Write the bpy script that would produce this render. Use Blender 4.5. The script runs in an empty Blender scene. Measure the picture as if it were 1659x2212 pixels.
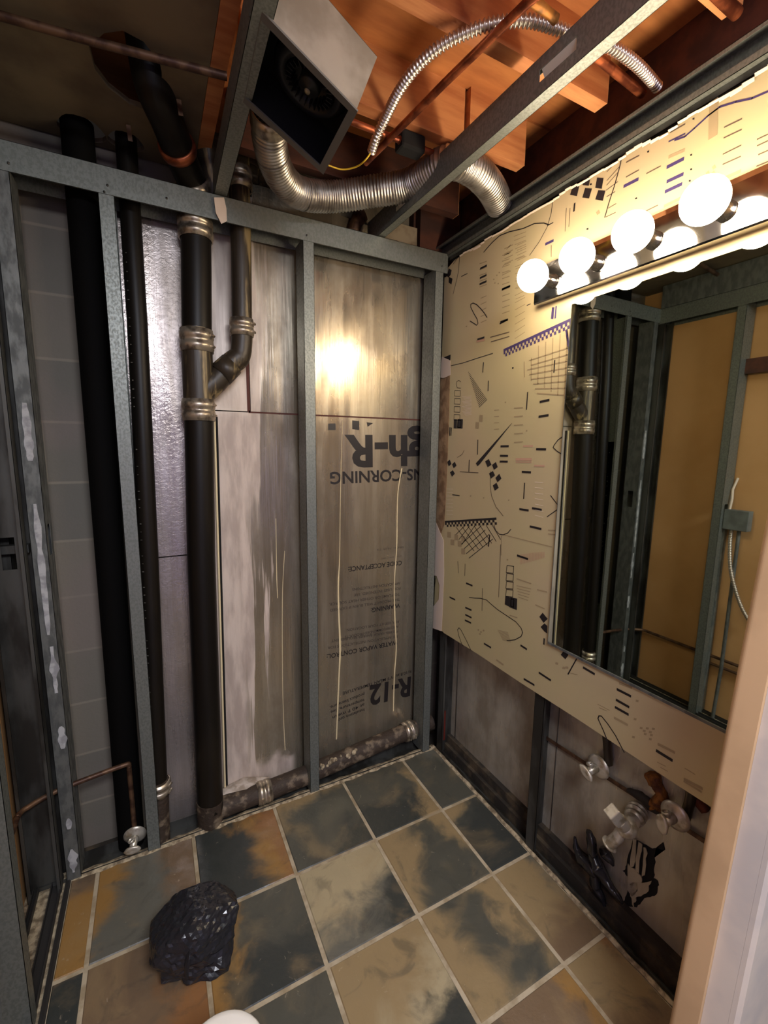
import bpy, bmesh, math, random
from mathutils import Vector, Matrix, noise
random.seed(7)
S = bpy.context.scene
COL = S.collection
# ------------------------------------------------------------ camera
CP = Vector((-1.17056, -1.66754, 1.50680)); YAW, PIT, ROL, FPX = 0.482628, -0.148371, 0.012609, 950.27
_f = Vector((math.sin(YAW)*math.cos(PIT), math.cos(YAW)*math.cos(PIT), math.sin(PIT)))
_r0 = Vector((math.cos(YAW), -math.sin(YAW), 0)); _u0 = _r0.cross(_f)
_r = _r0*math.cos(ROL)+_u0*math.sin(ROL); _u = -_r0*math.sin(ROL)+_u0*math.cos(ROL)
cam = bpy.data.cameras.new('camera'); co = bpy.data.objects.new('camera', cam); COL.objects.link(co)
cam.sensor_fit = 'HORIZONTAL'; cam.sensor_width = 36; cam.lens = 36*FPX/1659; cam.clip_start = 0.02
M3 = Matrix((_r, _u, -_f)).transposed().to_4x4(); M3.translation = CP; co.matrix_world = M3
S.camera = co
# ------------------------------------------------------------ world, exposure, lights
S.view_settings.view_transform = 'Standard'; S.view_settings.look = 'None'
S.view_settings.exposure = 0.8; S.view_settings.gamma = 1; S.view_settings.use_curve_mapping = False
W = bpy.data.worlds.new('world'); S.world = W; W.use_nodes = True
W.node_tree.nodes['Background'].inputs[0].default_value = (0.80, 0.84, 1.0, 1); W.node_tree.nodes['Background'].inputs[1].default_value = 0.42
BULB_E = 24.5
BULB_C = (1.0, 0.83, 0.61)
def area(name, loc, target, sx, sy, power, color):
    l = bpy.data.lights.new(name, 'AREA'); l.shape = 'RECTANGLE'; l.size = sx; l.size_y = sy; l.energy = power; l.color = color
    o = bpy.data.objects.new(name, l); COL.objects.link(o); o.location = loc
    o.rotation_euler = (Vector(target)-Vector(loc)).to_track_quat('-Z', 'Y').to_euler(); return o
# added cool fill light, unseen, in the hallway behind the photographer
area('hallway_fill_light', (-0.9, -2.45, 2.44), (-0.9, -2.0, 0.0), 0.9, 0.7, 40, (0.90, 0.92, 1.0))

# ------------------------------------------------------------ geometry helpers
def at(px, py, ax, v):
    d = _f + _r*((px-829.5)/FPX) - _u*((py-1106.0)/FPX)
    i = 'xyz'.index(ax); return CP + d*((v-CP[i])/d[i])
def V(*a): return Vector(a)
class MB:
    def __init__(s): s.v = []; s.f = []; s.m = []; s.sm = []; s.att = {}
    def add(s, vs, fs, mi=0, smooth=False):
        b = len(s.v); s.v += [Vector(p) for p in vs]
        for f in fs: s.f.append([b+i for i in f]); s.m.append(mi); s.sm.append(smooth)
    def box(s, a, b, mi=0):
        x0, y0, z0 = a; x1, y1, z1 = b
        s.add([(x0,y0,z0),(x1,y0,z0),(x1,y1,z0),(x0,y1,z0),(x0,y0,z1),(x1,y0,z1),(x1,y1,z1),(x0,y1,z1)],
              [(0,3,2,1),(4,5,6,7),(0,1,5,4),(1,2,6,5),(2,3,7,6),(3,0,4,7)], mi)
    def obox(s, c, ex, ey, ez, mi=0):
        c, ex, ey, ez = Vector(c), Vector(ex), Vector(ey), Vector(ez); vs = []
        for k in (-1, 1):
            for (i, j) in ((-1,-1),(1,-1),(1,1),(-1,1)): vs.append(c+ex*i*.5+ey*j*.5+ez*k*.5)
        s.add(vs, [(0,3,2,1),(4,5,6,7),(0,1,5,4),(1,2,6,5),(2,3,7,6),(3,0,4,7)], mi)
    def bar(s, a, b, w, h, up=(0,0,1), mi=0):
        a, b = Vector(a), Vector(b); d = b-a; u = Vector(up); sd = d.cross(u).normalized(); u = sd.cross(d).normalized()
        s.obox((a+b)/2, sd*w, d, u*h, mi)
    def tube(s, pts, rad, n=16, mi=0, caps=True, smooth=True, squash=1.0, jit=0.0):
        pts = [Vector(p) for p in pts]; R = rad if isinstance(rad, (list, tuple)) else [rad]*len(pts)
        t0 = (pts[1]-pts[0]).normalized(); nrm = t0.orthogonal().normalized(); rings = []
        for i, p in enumerate(pts):
            t = (pts[min(i+1, len(pts)-1)]-pts[max(i-1, 0)]).normalized()
            nrm = (nrm-t*nrm.dot(t)).normalized(); bn = t.cross(nrm)
            ring = []
            for k in range(n):
                a = 2*math.pi*k/n; r = R[i]
                if jit: r *= 1+jit*noise.noise(p*30+nrm*math.cos(a)*2+bn*math.sin(a)*2)
                ring.append(p+nrm*math.cos(a)*r+bn*math.sin(a)*r*squash)
            rings.append(ring)
        vs = [q for r_ in rings for q in r_]; fs = []
        for i in range(len(pts)-1):
            for k in range(n): fs.append((i*n+k, i*n+(k+1) % n, (i+1)*n+(k+1) % n, (i+1)*n+k))
        s.add(vs, fs, mi, smooth)
        if caps:
            s.add(rings[0], [tuple(range(n))[::-1]], mi); s.add(rings[-1], [tuple(range(n))], mi)
    def lathe(s, c, axis, prof, n=28, mi=0, smooth=True):
        c = Vector(c); ax = Vector(axis).normalized(); u = ax.orthogonal().normalized(); w = ax.cross(u); vs = []
        for (h, r) in prof:
            for k in range(n):
                a = 2*math.pi*k/n; vs.append(c+ax*h+u*math.cos(a)*r+w*math.sin(a)*r)
        fs = [(i*n+k, i*n+(k+1) % n, (i+1)*n+(k+1) % n, (i+1)*n+k) for i in range(len(prof)-1) for k in range(n)]
        s.add(vs, fs, mi, smooth)
    def prism(s, poly, d, mi=0):
        poly = [Vector(p) for p in poly]; d = Vector(d); n = len(poly)
        s.add(poly+[p+d for p in poly], [tuple(range(n))[::-1], tuple(range(n, 2*n))]+[(i, (i+1) % n, n+(i+1) % n, n+i) for i in range(n)], mi)
    def sheet(s, prof, conv, a, b, th=0.0012, mi=0):
        # thin bent metal: prof is a 2-D polyline, conv(u, v, w) -> point, extruded from a to b
        for (p, q) in zip(prof[:-1], prof[1:]):
            p = Vector(p); q = Vector(q); d = (q-p).normalized(); n = Vector((-d.y, d.x))*th/2; p = p-d*th/2; q = q+d*th/2
            c4 = [p-n, q-n, q+n, p+n]
            vs = [conv(k.x, k.y, a) for k in c4]+[conv(k.x, k.y, b) for k in c4]
            s.add(vs, [(0,3,2,1),(4,5,6,7),(0,1,5,4),(1,2,6,5),(2,3,7,6),(3,0,4,7)], mi)
    def build(s, name, mats, parent=None, bevel=0, fix=True):
        me = bpy.data.meshes.new(name); off = parent.matrix_world_loc if False else (Vector(wloc(parent)) if parent else Vector((0,0,0)))
        me.from_pydata([p-off for p in s.v], [], s.f)
        if not isinstance(mats, (list, tuple)): mats = [mats]
        for m in mats: me.materials.append(m)
        me.polygons.foreach_set('material_index', s.m); me.polygons.foreach_set('use_smooth', s.sm)
        for k, arr in s.att.items():
            if k.startswith('c'):
                a = me.attributes.new(k, 'FLOAT_COLOR', 'POINT'); a.data.foreach_set('color', [x for c in arr for x in c])
            else:
                a = me.attributes.new(k, 'FLOAT', 'POINT'); a.data.foreach_set('value', arr)
        if fix and not s.att:
            bm = bmesh.new(); bm.from_mesh(me); bmesh.ops.recalc_face_normals(bm, faces=bm.faces); bm.to_mesh(me); bm.free()
        o = bpy.data.objects.new(name, me); COL.objects.link(o)
        if parent: o.parent = parent
        if bevel:
            b = o.modifiers.new('bevel', 'BEVEL'); b.width = bevel; b.segments = 2; b.limit_method = 'ANGLE'
        return o
def wloc(o):
    p = Vector(o.location)
    while o.parent: o = o.parent; p += Vector(o.location)
    return p
def thing(name, label, cat, loc=(0,0,0), group=None):
    o = bpy.data.objects.new(name, None); COL.objects.link(o); o.empty_display_size = 0.05; o.location = loc
    return tag(o, label, cat, group)
def tag(o, label, cat, group=None, kind=None):
    o['label'] = label; o['category'] = cat
    if group: o['group'] = group
    if kind: o['kind'] = kind
    return o
def struct(o, label=None):
    o['kind'] = 'structure'
    if label: o['label'] = label
    return o
def lerp(a, b, t): return a+(b-a)*t
def spline(pts, n=8):
    pts = [Vector(p) for p in pts]; out = []
    for i in range(len(pts)-1):
        p0 = pts[max(i-1,0)]; p1 = pts[i]; p2 = pts[i+1]; p3 = pts[min(i+2, len(pts)-1)]
        for k in range(n):
            t = k/n
            out.append(0.5*((2*p1)+(p2-p0)*t+(2*p0-5*p1+4*p2-p3)*t*t+(3*p1-p0-3*p2+p3)*t**3))
    out.append(pts[-1]); return out

# ------------------------------------------------------------ materials
def lin(c):
    return tuple([(x/255/12.92 if x/255 <= 0.04045 else ((x/255+0.055)/1.055)**2.4) for x in c])
class NT:
    def __init__(s, name):
        s.m = bpy.data.materials.new(name); s.m.use_nodes = True; s.t = s.m.node_tree; s.b = s.t.nodes['Principled BSDF']
        s.geo = s.t.nodes.new('ShaderNodeNewGeometry')
    def n(s, ty, **k):
        o = s.t.nodes.new(ty)
        for a, b in k.items(): setattr(o, a, b)
        return o
    def l(s, a, b): s.t.links.new(a, b)
    def pos(s, sc=(1,1,1)):
        m = s.n('ShaderNodeMapping'); m.inputs['Scale'].default_value = sc; s.l(s.geo.outputs['Position'], m.inputs['Vector']); return m.outputs[0]
    def noise(s, scale, sc=(1,1,1), detail=4, rough=0.55, dist=0.0):
        t = s.n('ShaderNodeTexNoise'); t.inputs['Scale'].default_value = scale; t.inputs['Detail'].default_value = detail
        t.inputs['Roughness'].default_value = rough; t.inputs['Distortion'].default_value = dist
        s.l(s.pos(sc), t.inputs['Vector']); return t.outputs[0]
    def ramp(s, src, a, b, va=0.0, vb=1.0):
        r = s.n('ShaderNodeMapRange'); r.interpolation_type = 'SMOOTHSTEP'
        for k, v in zip(('From Min','From Max','To Min','To Max'), (a, b, va, vb)): r.inputs[k].default_value = v
        s.l(src, r.inputs['Value']); return r.outputs[0]
    def mix(s, f, a, b):
        x = s.n('ShaderNodeMix', data_type='RGBA')
        for so, v in ((x.inputs[0], f), (x.inputs[6], a), (x.inputs[7], b)):
            if isinstance(v, bpy.types.NodeSocket): s.l(v, so)
            elif isinstance(v, tuple): so.default_value = tuple(v[:3])+(1,)
            else: so.default_value = v
        return x.outputs[2]
    def math(s, op, a, b=0.0):
        x = s.n('ShaderNodeMath', operation=op)
        for so, v in ((x.inputs[0], a), (x.inputs[1], b)):
            if isinstance(v, bpy.types.NodeSocket): s.l(v, so)
            else: so.default_value = v
        return x.outputs[0]
    def set(s, k, v):
        so = s.b.inputs[k]
        if isinstance(v, bpy.types.NodeSocket): s.l(v, so)
        elif isinstance(v, tuple): so.default_value = tuple(v[:3])+(1,)
        else: so.default_value = v
    def bump(s, h, st=0.3, dist=0.01):
        x = s.n('ShaderNodeBump'); x.inputs['Strength'].default_value = st; x.inputs['Distance'].default_value = dist
        s.l(h, x.inputs['Height']); s.l(x.outputs[0], s.b.inputs['Normal'])
def mat(name, c, c2=None, rough=0.6, metal=0.0, nsc=8, sc=(1,1,1), lo=0.4, hi=0.62, bump=0.0, bsc=40, bd=0.003, r2=None, detail=5, spec=.5):
    t = NT(name); c = lin(c); t.b.inputs['Specular IOR Level'].default_value = spec
    if c2:
        f = t.ramp(t.noise(nsc, sc, detail), lo, hi); t.set('Base Color', t.mix(f, c, lin(c2)))
        if r2 is not None: t.set('Roughness', t.ramp(t.noise(nsc, sc, detail), lo, hi, rough, r2))
        else: t.set('Roughness', rough)
    else: t.set('Base Color', c); t.set('Roughness', rough)
    t.set('Metallic', metal)
    if bump: t.bump(t.noise(bsc, sc, 3), bump, bd)
    return t.m
M = {}
M['galv'] = mat('galvanized_steel', (130,134,128), (114,118,112), 0.42, 0.6, 160, (1,1,.7), .40, .62, .08, 160, .001, .52)
M['galv_glint'] = mat('pale_slot_glint', (225,220,206), rough=.4, metal=.3)  # pale colour carries the painted highlight in the channel slots
M['galv_old'] = mat('dirty_galvanized_steel', (118,120,116), (90,92,90), 0.5, 0.5, 40, (1,1,.4), .38, .62, .2, 60, .002, .65)
M['galv_dark'] = mat('dull_dark_steel', (92,92,88), (58,56,52), 0.5, 0.6, 10, (1,1,.3), .4, .6, .1, 60, .002)
M['abs'] = mat('black_pipe_plastic', (20,17,14), (30,25,19), 0.42, 0.0, 9, (1,1,.2), .4, .7, .08, 50, .001, spec=.22)
M['cast'] = mat('rusty_cast_iron', (62,50,40), (128,112,92), 0.7, 0.15, 22, (1,1,1), .5, .68, .7, 60, .006)
M['castdark'] = mat('stained_old_pipe', (50,42,32), (138,120,84), 0.45, 0.1, 34, (1,1,.10), .52, .66, .5, 50, .003)
M['clamp'] = mat('coupling_band_steel', (190,178,158), (120,108,94), 0.35, 0.75, 30, (1,1,1), .45, .65, .2, 60, .001)
M['copper'] = mat('tarnished_copper', (176,98,62), (112,56,36), 0.4, 0.75, 20, (1,1,1), .42, .62)
M['copperold'] = mat('brown_old_copper', (112,84,62), (74,50,38), 0.5, 0.5, 26, (1,1,1), .42, .62)
M['wood'] = mat('orange_framing_lumber', (204,140,88), (168,100,58), 0.7, 0.0, 7, (.5,4,4), .3, .7, .2, 30, .002)
M['woodend'] = mat('cut_lumber_end', (204,150,100), (170,110,66), 0.75, 0.0, 30, (1,1,1), .3, .7)
M['subfloor'] = mat('orange_brown_planks', (204,134,76), (164,98,54), 0.65, 0.0, 5, (.6,3,3), .3, .7)
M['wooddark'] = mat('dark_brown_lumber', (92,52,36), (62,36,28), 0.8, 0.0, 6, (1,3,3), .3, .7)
M['panel'] = mat('dull_brown_ceiling_board', (128,114,88), (98,84,66), 0.85, 0.0, 4, (1,1,1), .35, .65, .1, 30, .002)
M['black'] = mat('black_void', (9,8,8), rough=.9)
M['duct'] = mat('aluminium_duct', (186,182,176), (140,134,126), 0.38, 0.9, 18, (1,1,1), .4, .65)
M['flexm'] = mat('steel_armoured_cable', (205,195,184), rough=.32, metal=.95)
M['yellow'] = mat('yellow_wire', (206,168,40), rough=.5)
M['fanbox'] = mat('pale_galvanized_housing', (170,160,142), (140,130,112), 0.5, 0.3, 6, (1,1,1), .4, .6)
M['fanrim'] = mat('grey_fan_rim', (118,116,108), rough=.5, metal=.5)
M['fanin'] = mat('black_fan_interior', (18,20,22), rough=.5)
M['chrome'] = mat('chrome', (215,215,215), rough=.07, metal=1)
M['darkchrome'] = mat('dark_chrome', (84,80,74), rough=.15, metal=.9)
M['whitemet'] = mat('pale_plated_valve_metal', (205,198,182), (160,148,124), 0.38, 0.55, 30, (1,1,1), .45, .65)
M['bumpedblk'] = mat('black_socket', (30,26,24), rough=.3)
M['mortar'] = mat('dusty_mortar', (184,168,138), (118,104,82), 0.9, 0, 45, (1,1,1), .38, .62, .7, 60, .006)
M['soot'] = mat('dark_grimy_concrete', (48,42,34), (92,78,58), 0.85, 0, 12, (1,1,1), .45, .7, .5, 40, .006)
M['brownpaper'] = mat('brown_drywall_paper', (200,154,104), (184,138,86), 0.8, 0, 1.6, (1,1,1), .35, .65)
M['hall'] = mat('painted_hall_wall', (176,166,196), rough=.8)
M['white'] = mat('white_plastic', (236,232,222), rough=.35)
M['jamb'] = mat('cream_jamb_paint', (196,160,118), (182,148,108), 0.6, 0, 4, (1,1,1), .4, .6)
M['jambw'] = mat('white_casing_paint', (204,190,174), (186,176,166), 0.6, 0, 5, (1,1,1), .4, .6)
M['rubber'] = mat('dark_tracks', (52,50,48), rough=.6, metal=.3)
M['gyp'] = mat('torn_gypsum_edge', (156,126,92), (120,92,64), 0.9, 0, 20, (1,1,1), .4, .62, .5, 40, .004)
M['paper_w'] = mat('torn_white_paper', (214,196,178), rough=.8)
M['amber'] = mat('amber_foam_insulation', (146,92,28), (84,44,18), 0.8, 0, 30, (1,1,1), .4, .65, .8, 50, .01)
M['glue'] = mat('cream_glue_drip', (226,208,166), rough=.5)
M['ink'] = mat('black_print_ink', (34,30,30), rough=.4)
M['inkfade'] = mat('faded_print_ink', (72,64,56), rough=.4)
M['pvcgrey'] = mat('grey_box_paint', (120,126,124), (100,104,102), 0.5, .3, 10)
# polyethylene bag
t = NT('crumpled_black_plastic'); t.set('Base Color', lin((36,36,40))); t.set('Roughness', .22); t.bump(t.noise(20, (1,1,1), 3, .5, .8), .35, .008); M['bag'] = t.m
# block wall
t = NT('grey_block_masonry')
br = t.n('ShaderNodeTexBrick'); br.offset = .5; br.inputs['Scale'].default_value = 1; br.inputs['Brick Width'].default_value = .406; br.inputs['Row Height'].default_value = .203; br.inputs['Mortar Size'].default_value = .006; br.inputs['Mortar Smooth'].default_value = .6
cx_ = t.n('ShaderNodeSeparateXYZ'); t.l(t.geo.outputs['Position'], cx_.inputs[0]); cb = t.n('ShaderNodeCombineXYZ')
t.l(t.math('ADD', cx_.outputs[0], .07), cb.inputs[0]); t.l(t.math('ADD', cx_.outputs[2], -.152), cb.inputs[1]); t.l(cb.outputs[0], br.inputs['Vector'])
br.inputs['Color1'].default_value = lin((122,114,100))+(1,); br.inputs['Color2'].default_value = lin((106,102,92))+(1,); br.inputs['Mortar'].default_value = lin((134,126,110))+(1,)
t.set('Base Color', t.mix(t.ramp(t.noise(3,(1,1,1),4), .4, .65, 0, .5), br.outputs['Color'], lin((126,112,104)))); t.set('Roughness', .75); t.bump(t.noise(90), .3, .003); M['cmu'] = t.m

def foil_material(name, plaster=False, crinkle=0.0, dirt=0.5, base=(184,174,154), streaky=.42, metal=.82):
    t = NT(name)
    streak = t.noise(30, (1,1,.05), 5, .6); streak2 = t.noise(9, (1,1,.12), 4, .6, .3); blot = t.noise(5, (1,1,.6), 5, .6)
    grime = t.ramp(blot, .42, .66, 0, dirt)
    c = t.mix(t.ramp(streak, .38, .64, 0, streaky), lin(base), lin((146,132,110)))
    c = t.mix(grime, c, lin((112,98,78)))
    r = t.ramp(streak2, .35, .7, .18, .42); met = t.math('SUBTRACT', metal, t.math('MULTIPLY', grime, .4))
    if plaster:
        sx = t.n('ShaderNodeSeparateXYZ'); t.l(t.geo.outputs['Position'], sx.inputs[0])
        # plaster runs: from the big stack to about x=-0.72, ragged right edge, opening into drips lower down
        wob = t.math('MULTIPLY', t.math('SUBTRACT', t.noise(22, (1,1,.06), 4, .6), .5), .34)
        xx = t.math('ADD', sx.outputs[0], wob)
        e = t.ramp(xx, -.80, -.765, 1, 0)
        zz = t.ramp(sx.outputs[2], 1.60, 1.66, 1, 0)
        drip = t.ramp(t.noise(38, (1,1,.035), 4, .6), .50, .56, 0, 1)
        win = t.math('MULTIPLY', t.ramp(sx.outputs[0], -.90, -.83, 0, 1), t.ramp(sx.outputs[2], 1.35, 1.1, 0, 1))
        cover = t.math('MULTIPLY', e, t.math('SUBTRACT', 1.0, t.math('MULTIPLY', drip, win)))
        low = t.ramp(t.math('ADD', sx.outputs[2], t.math('MULTIPLY', t.noise(14), .16)), .24, .17, 0, 1)
        low = t.math('MULTIPLY', low, t.ramp(sx.outputs[0], -.66, -.7, 0, 1))
        cover = t.math('MAXIMUM', t.math('MULTIPLY', cover, zz), low)
        # thin film of the same plaster higher up beside the vent pipe
        film = t.math('MULTIPLY', t.ramp(xx, -.80, -.74, .75, 0), t.ramp(sx.outputs[2], 1.6, 1.66, 0, 1))
        cover = t.math('MAXIMUM', cover, film)
        pc = t.mix(t.ramp(t.noise(26, (1,1,.2), 5), .35, .65), lin((204,188,174)), lin((172,156,144)))
        c = t.mix(cover, c, pc)
        r = t.math('ADD', r, t.math('MULTIPLY', cover, .25)); met = t.math('MULTIPLY', met, t.math('SUBTRACT', 1.0, cover))
    t.set('Base Color', c); t.set('Roughness', r); t.set('Metallic', met)
    h = t.math('ADD', t.math('MULTIPLY', t.noise(16, (1,1,.15), 3), .6), t.math('MULTIPLY', t.noise(60 if crinkle else 3, (1,1,1.2), 4, .6, 1.0), max(crinkle, .6)))
    h = t.math('ADD', h, t.math('MULTIPLY', t.noise(150, (1,1,.03), 2), .35))
    t.bump(h, .16+.5*crinkle, .006)
    return t.m
M['foil'] = foil_material('foil_facing', True, 0, .65)
M['foilc'] = foil_material('crinkled_foil_facing', False, .34, .45, (186,176,172), .3, .75)
M['foild'] = foil_material('grimy_foil_facing', False, 0, .7, (200,192,174), .2, .45)
M['foilt'] = foil_material('dull_foil_facing', False, .2, .5, (150,140,122))
# wallpaper board
t = NT('metallic_cream_wallpaper')
c = t.mix(t.ramp(t.noise(1.6), .35, .65), lin((200,186,140)), lin((204,184,146))); t.set('Base Color', c); t.set('Roughness', .42); t.set('Metallic', .25); t.bump(t.noise(120), .05, .001); M['wallpaper'] = t.m
# mirror, bulb
t = NT('mirror_glass'); t.set('Base Color', lin((214,222,206))); t.set('Metallic', 1.0); t.set('Roughness', .015); M['mirror'] = t.m
t = NT('lit_bulb'); t.set('Base Color', (1,.9,.75)); t.set('Emission Color', BULB_C); t.set('Emission Strength', BULB_E); M['bulb'] = t.m
# slate tiles driven by per-tile attributes
t = NT('slate_tiles')
def A(k):
    a = t.n('ShaderNodeAttribute'); a.attribute_name = k; return a
cA, cB, cC, s1, s2, sd = A('cA'), A('cB'), A('cC'), A('s1'), A('s2'), A('sd')
sv = t.n('ShaderNodeCombineXYZ'); t.l(sd.outputs['Fac'], sv.inputs[0]); t.l(sd.outputs['Fac'], sv.inputs[1])
va = t.n('ShaderNodeVectorMath', operation='ADD'); t.l(t.geo.outputs['Position'], va.inputs[0]); t.l(sv.outputs[0], va.inputs[1])
def tn(sc, det=5, dist=.5, ro=.6):
    x = t.n('ShaderNodeTexNoise'); x.inputs['Scale'].default_value = sc; x.inputs['Detail'].default_value = det; x.inputs['Distortion'].default_value = dist; x.inputs['Roughness'].default_value = ro
    t.l(va.outputs[0], x.inputs['Vector']); return x.outputs[0]
n1 = t.math('MULTIPLY', t.math('SUBTRACT', tn(7), .5), .30); n2 = t.math('MULTIPLY', t.math('SUBTRACT', tn(11), .5), .24)
f1 = t.ramp(t.math('ADD', s1.outputs['Fac'], n1), -.05, .05); f2 = t.ramp(t.math('ADD', s2.outputs['Fac'], n2), -.045, .045)
c = t.mix(f1, cA.outputs['Color'], cB.outputs['Color']); c = t.mix(f2, c, cC.outputs['Color'])
c = t.mix(t.ramp(tn(5, 6, .8), .48, .74, 0, .42), c, lin((150,128,92)))
c = t.mix(t.ramp(tn(9, 6, 1.2), .54, .7, 0, .42), c, lin((60,60,56)))
c = t.mix(t.ramp(tn(28, 6, 2.0), .66, .74, 0, .3), c, lin((190,176,150)))
t.set('Base Color', c); t.set('Roughness', t.ramp(tn(14), .35, .7, .28, .5)); t.b.inputs['Specular IOR Level'].default_value = .45
t.bump(t.math('ADD', tn(12, 6, .5), t.math('MULTIPLY', tn(60, 3, 0), .3)), .35, .006); M['slate'] = t.m
M['grout'] = mat('tan_grout', (178,164,138), (150,134,106), 0.85, 0, 20, (1,1,1), .4, .65, .3, 80, .002)

# ============================================================ SETTING
P = .3125; X1 = -.1777; Y1 = -.3321
# floor: slab, grout bed and individually coloured slate tiles
mb = MB(); mb.box((-1.9,-3.6,-.12), (.5,.32,-.035)); fl = mb.build('floor', [M['soot'], M['grout'], M['slate']]); bpy.data.objects.remove(fl)
mb = MB(); mb.box((-1.9,-3.6,-.12), (.5,.32,-.035), 0)
mb.box((-1.507,-3.6,-.035), (0.004,0.004,-.003), 1)
DK, DG, TN, CR, RU, OR, BR, GY = (54,57,54), (78,77,68), (142,122,88), (164,150,118), (136,96,60), (148,112,62), (114,94,72), (98,96,86)
tiles = { # (col,row): colour A, B, C, split1 (nx, ny, off), split2
 (0,0):(DG,DG,GY,(1,0,-.3),(.6,.8,-.12)), (1,0):(DK,DG,TN,(0,1,.02),(1,-.25,-.115)), (2,0):(DG,TN,DK,(-.4,1,-.14),(.5,-.8,-.1)), (3,0):(DK,OR,RU,(.86,.25,-.035),(.9,.3,-.1)),
 (4,0):(GY,BR,OR,(.95,.1,-.06),(-1,.3,-.115)), (5,0):(OR,BR,TN,(0,1,-.1),(1,0,-.3)),
 (0,1):(DK,DG,TN,(0,1,-.1),(-.7,.8,-.12)), (1,1):(DG,TN,TN,(-.8,.35,-.05),(.9,.5,-.13)), (2,1):(CR,GY,DK,(.3,-1,-.03),(.75,-.65,-.1)), (3,1):(DG,DK,OR,(.2,-1,-.02),(-1,.2,-.085)),
 (4,1):(BR,BR,RU,(0,1,.1),(.7,-.3,-.06)), (5,1):(DK,DK,BR,(0,1,0),(0,1,-.15)),
 (0,2):(TN,BR,GY,(.4,-1,-.06),(1,.3,-.1)), (1,2):(DG,TN,TN,(-1,-.35,-.06),(1,.35,-.095)), (2,2):(TN,CR,DK,(.3,-.8,-.02),(.5,-1,-.1)), (3,2):(DG,GY,DK,(.3,-1,-.02),(1,0,-.2)),
 (4,2):(BR,RU,DG,(-.5,1,0),(-1,0,-.12)), (5,2):(DK,BR,BR,(0,1,0),(0,1,-.2)), (0,3):(BR,TN,RU,(0,1,0),(1,1,-.2)), (1,3):(TN,BR,OR,(.5,1,0),(1,0,-.12)), (2,3):(GY,TN,DK,(.5,1,0),(1,0,-.12)) }
vA, vB, vC, a1, a2, ad = [], [], [], [], [], []
nv0 = len(mb.v)
for _ in range(nv0): vA.append((0,0,0,1)); vB.append((0,0,0,1)); vC.append((0,0,0,1)); a1.append(0.); a2.append(0.); ad.append(0.)
g = .0062
for i in range(6):
    xr = 0.0 if i == 0 else X1-(i-1)*P-g; xl = X1-i*P+g
    if i == 5: xl = -1.505
    for j in range(11):
        yt = 0.0 if j == 0 else Y1-(j-1)*P-g; yb = Y1-j*P+g
        d = tiles.get((i, j)) or (random.choice([BR,TN,DG]), random.choice([TN,DG,GY]), DK, (random.uniform(-1,1), random.uniform(-1,1), 0), (1,0,-.2))
        cxm, cym = (xl+xr)/2, (yt+yb)/2; c_, e = .0025, .0
        n0 = len(mb.v)
        vs = [(xl,yb,-.034),(xr,yb,-.034),(xr,yt,-.034),(xl,yt,-.034),(xl,yb,-c_),(xr,yb,-c_),(xr,yt,-c_),(xl,yt,-c_),(xl+c_,yb+c_,0),(xr-c_,yb+c_,0),(xr-c_,yt-c_,0),(xl+c_,yt-c_,0)]
        mb.add(vs, [(0,1,5,4),(1,2,6,5),(2,3,7,6),(3,0,4,7),(4,5,9,8),(5,6,10,9),(6,7,11,10),(7,4,8,11),(8,9,10,11)], 2)
        sdv = (i*7.3+j*3.1) % 11
        for v in vs:
            dx, dy = v[0]-cxm, v[1]-cym
            for arr, cc in ((vA, d[0]), (vB, d[1]), (vC, d[2])): arr.append(lin(cc)+(1,))
            a1.append(dx*d[3][0]+dy*d[3][1]+d[3][2]); a2.append(dx*d[4][0]+dy*d[4][1]+d[4][2]); ad.append(sdv)
mb.att = {'cA': vA, 'cB': vB, 'cC': vC, 's1': a1, 's2': a2, 'sd': ad}
floor = struct(mb.build('floor', [M['soot'], M['grout'], M['slate']]))
# crumbled edge strips around the tile field
def crumbs(name, a, b, w, h, mat_, n=90, up=0.0):
    n *= 2
    mb = MB(); a, b = Vector(a), Vector(b); d = (b-a); L = d.length; d.normalize(); s_ = d.cross(V(0,0,1))
    prev = None; N = n
    for i in range(N+1):
        p = a+d*(L*i/N); k = noise.noise(p*17)*.6+noise.noise(p*60)*.08+.5; k2 = noise.noise(p*23+V(3,1,2))*.6+noise.noise(p*66)*.08+.5
        q = [p-s_*w*(.3+.5*k), p-s_*w*.2*k2+V(0,0,h*(.4+.9*k)), p+s_*w*.2*k+V(0,0,h*(.3+.9*k2)), p+s_*w*(.3+.5*k2)]
        q = [x+V(0,0,up) for x in q]
        if prev: mb.add(prev+q, [(0,1,5,4),(1,2,6,5),(2,3,7,6)], 0)
        prev = q
    return mb.build(name, mat_)
struct(crumbs('trim_1', (-1.51,.01,0), (.01,.012,0), .030, .007, M['mortar'], 160))
struct(crumbs('trim_2', (.010,.02,0), (.010,-1.5,0), .016, .007, M['mortar'], 170))

# walls
mb = MB(); mb.box((-1.95,.17,-.1), (.35,.27,3.0)); struct(mb.build('wall_back', M['cmu']))
mb = MB(); mb.box((-1.68,-1.55,-.05), (-1.632,.17,3.0)); struct(mb.build('wall_left', M['brownpaper']))
mb = MB(); mb.box((.125,-3.6,-.1), (.2,.17,2.36)); struct(mb.build('wall_right', M['soot']))
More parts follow.
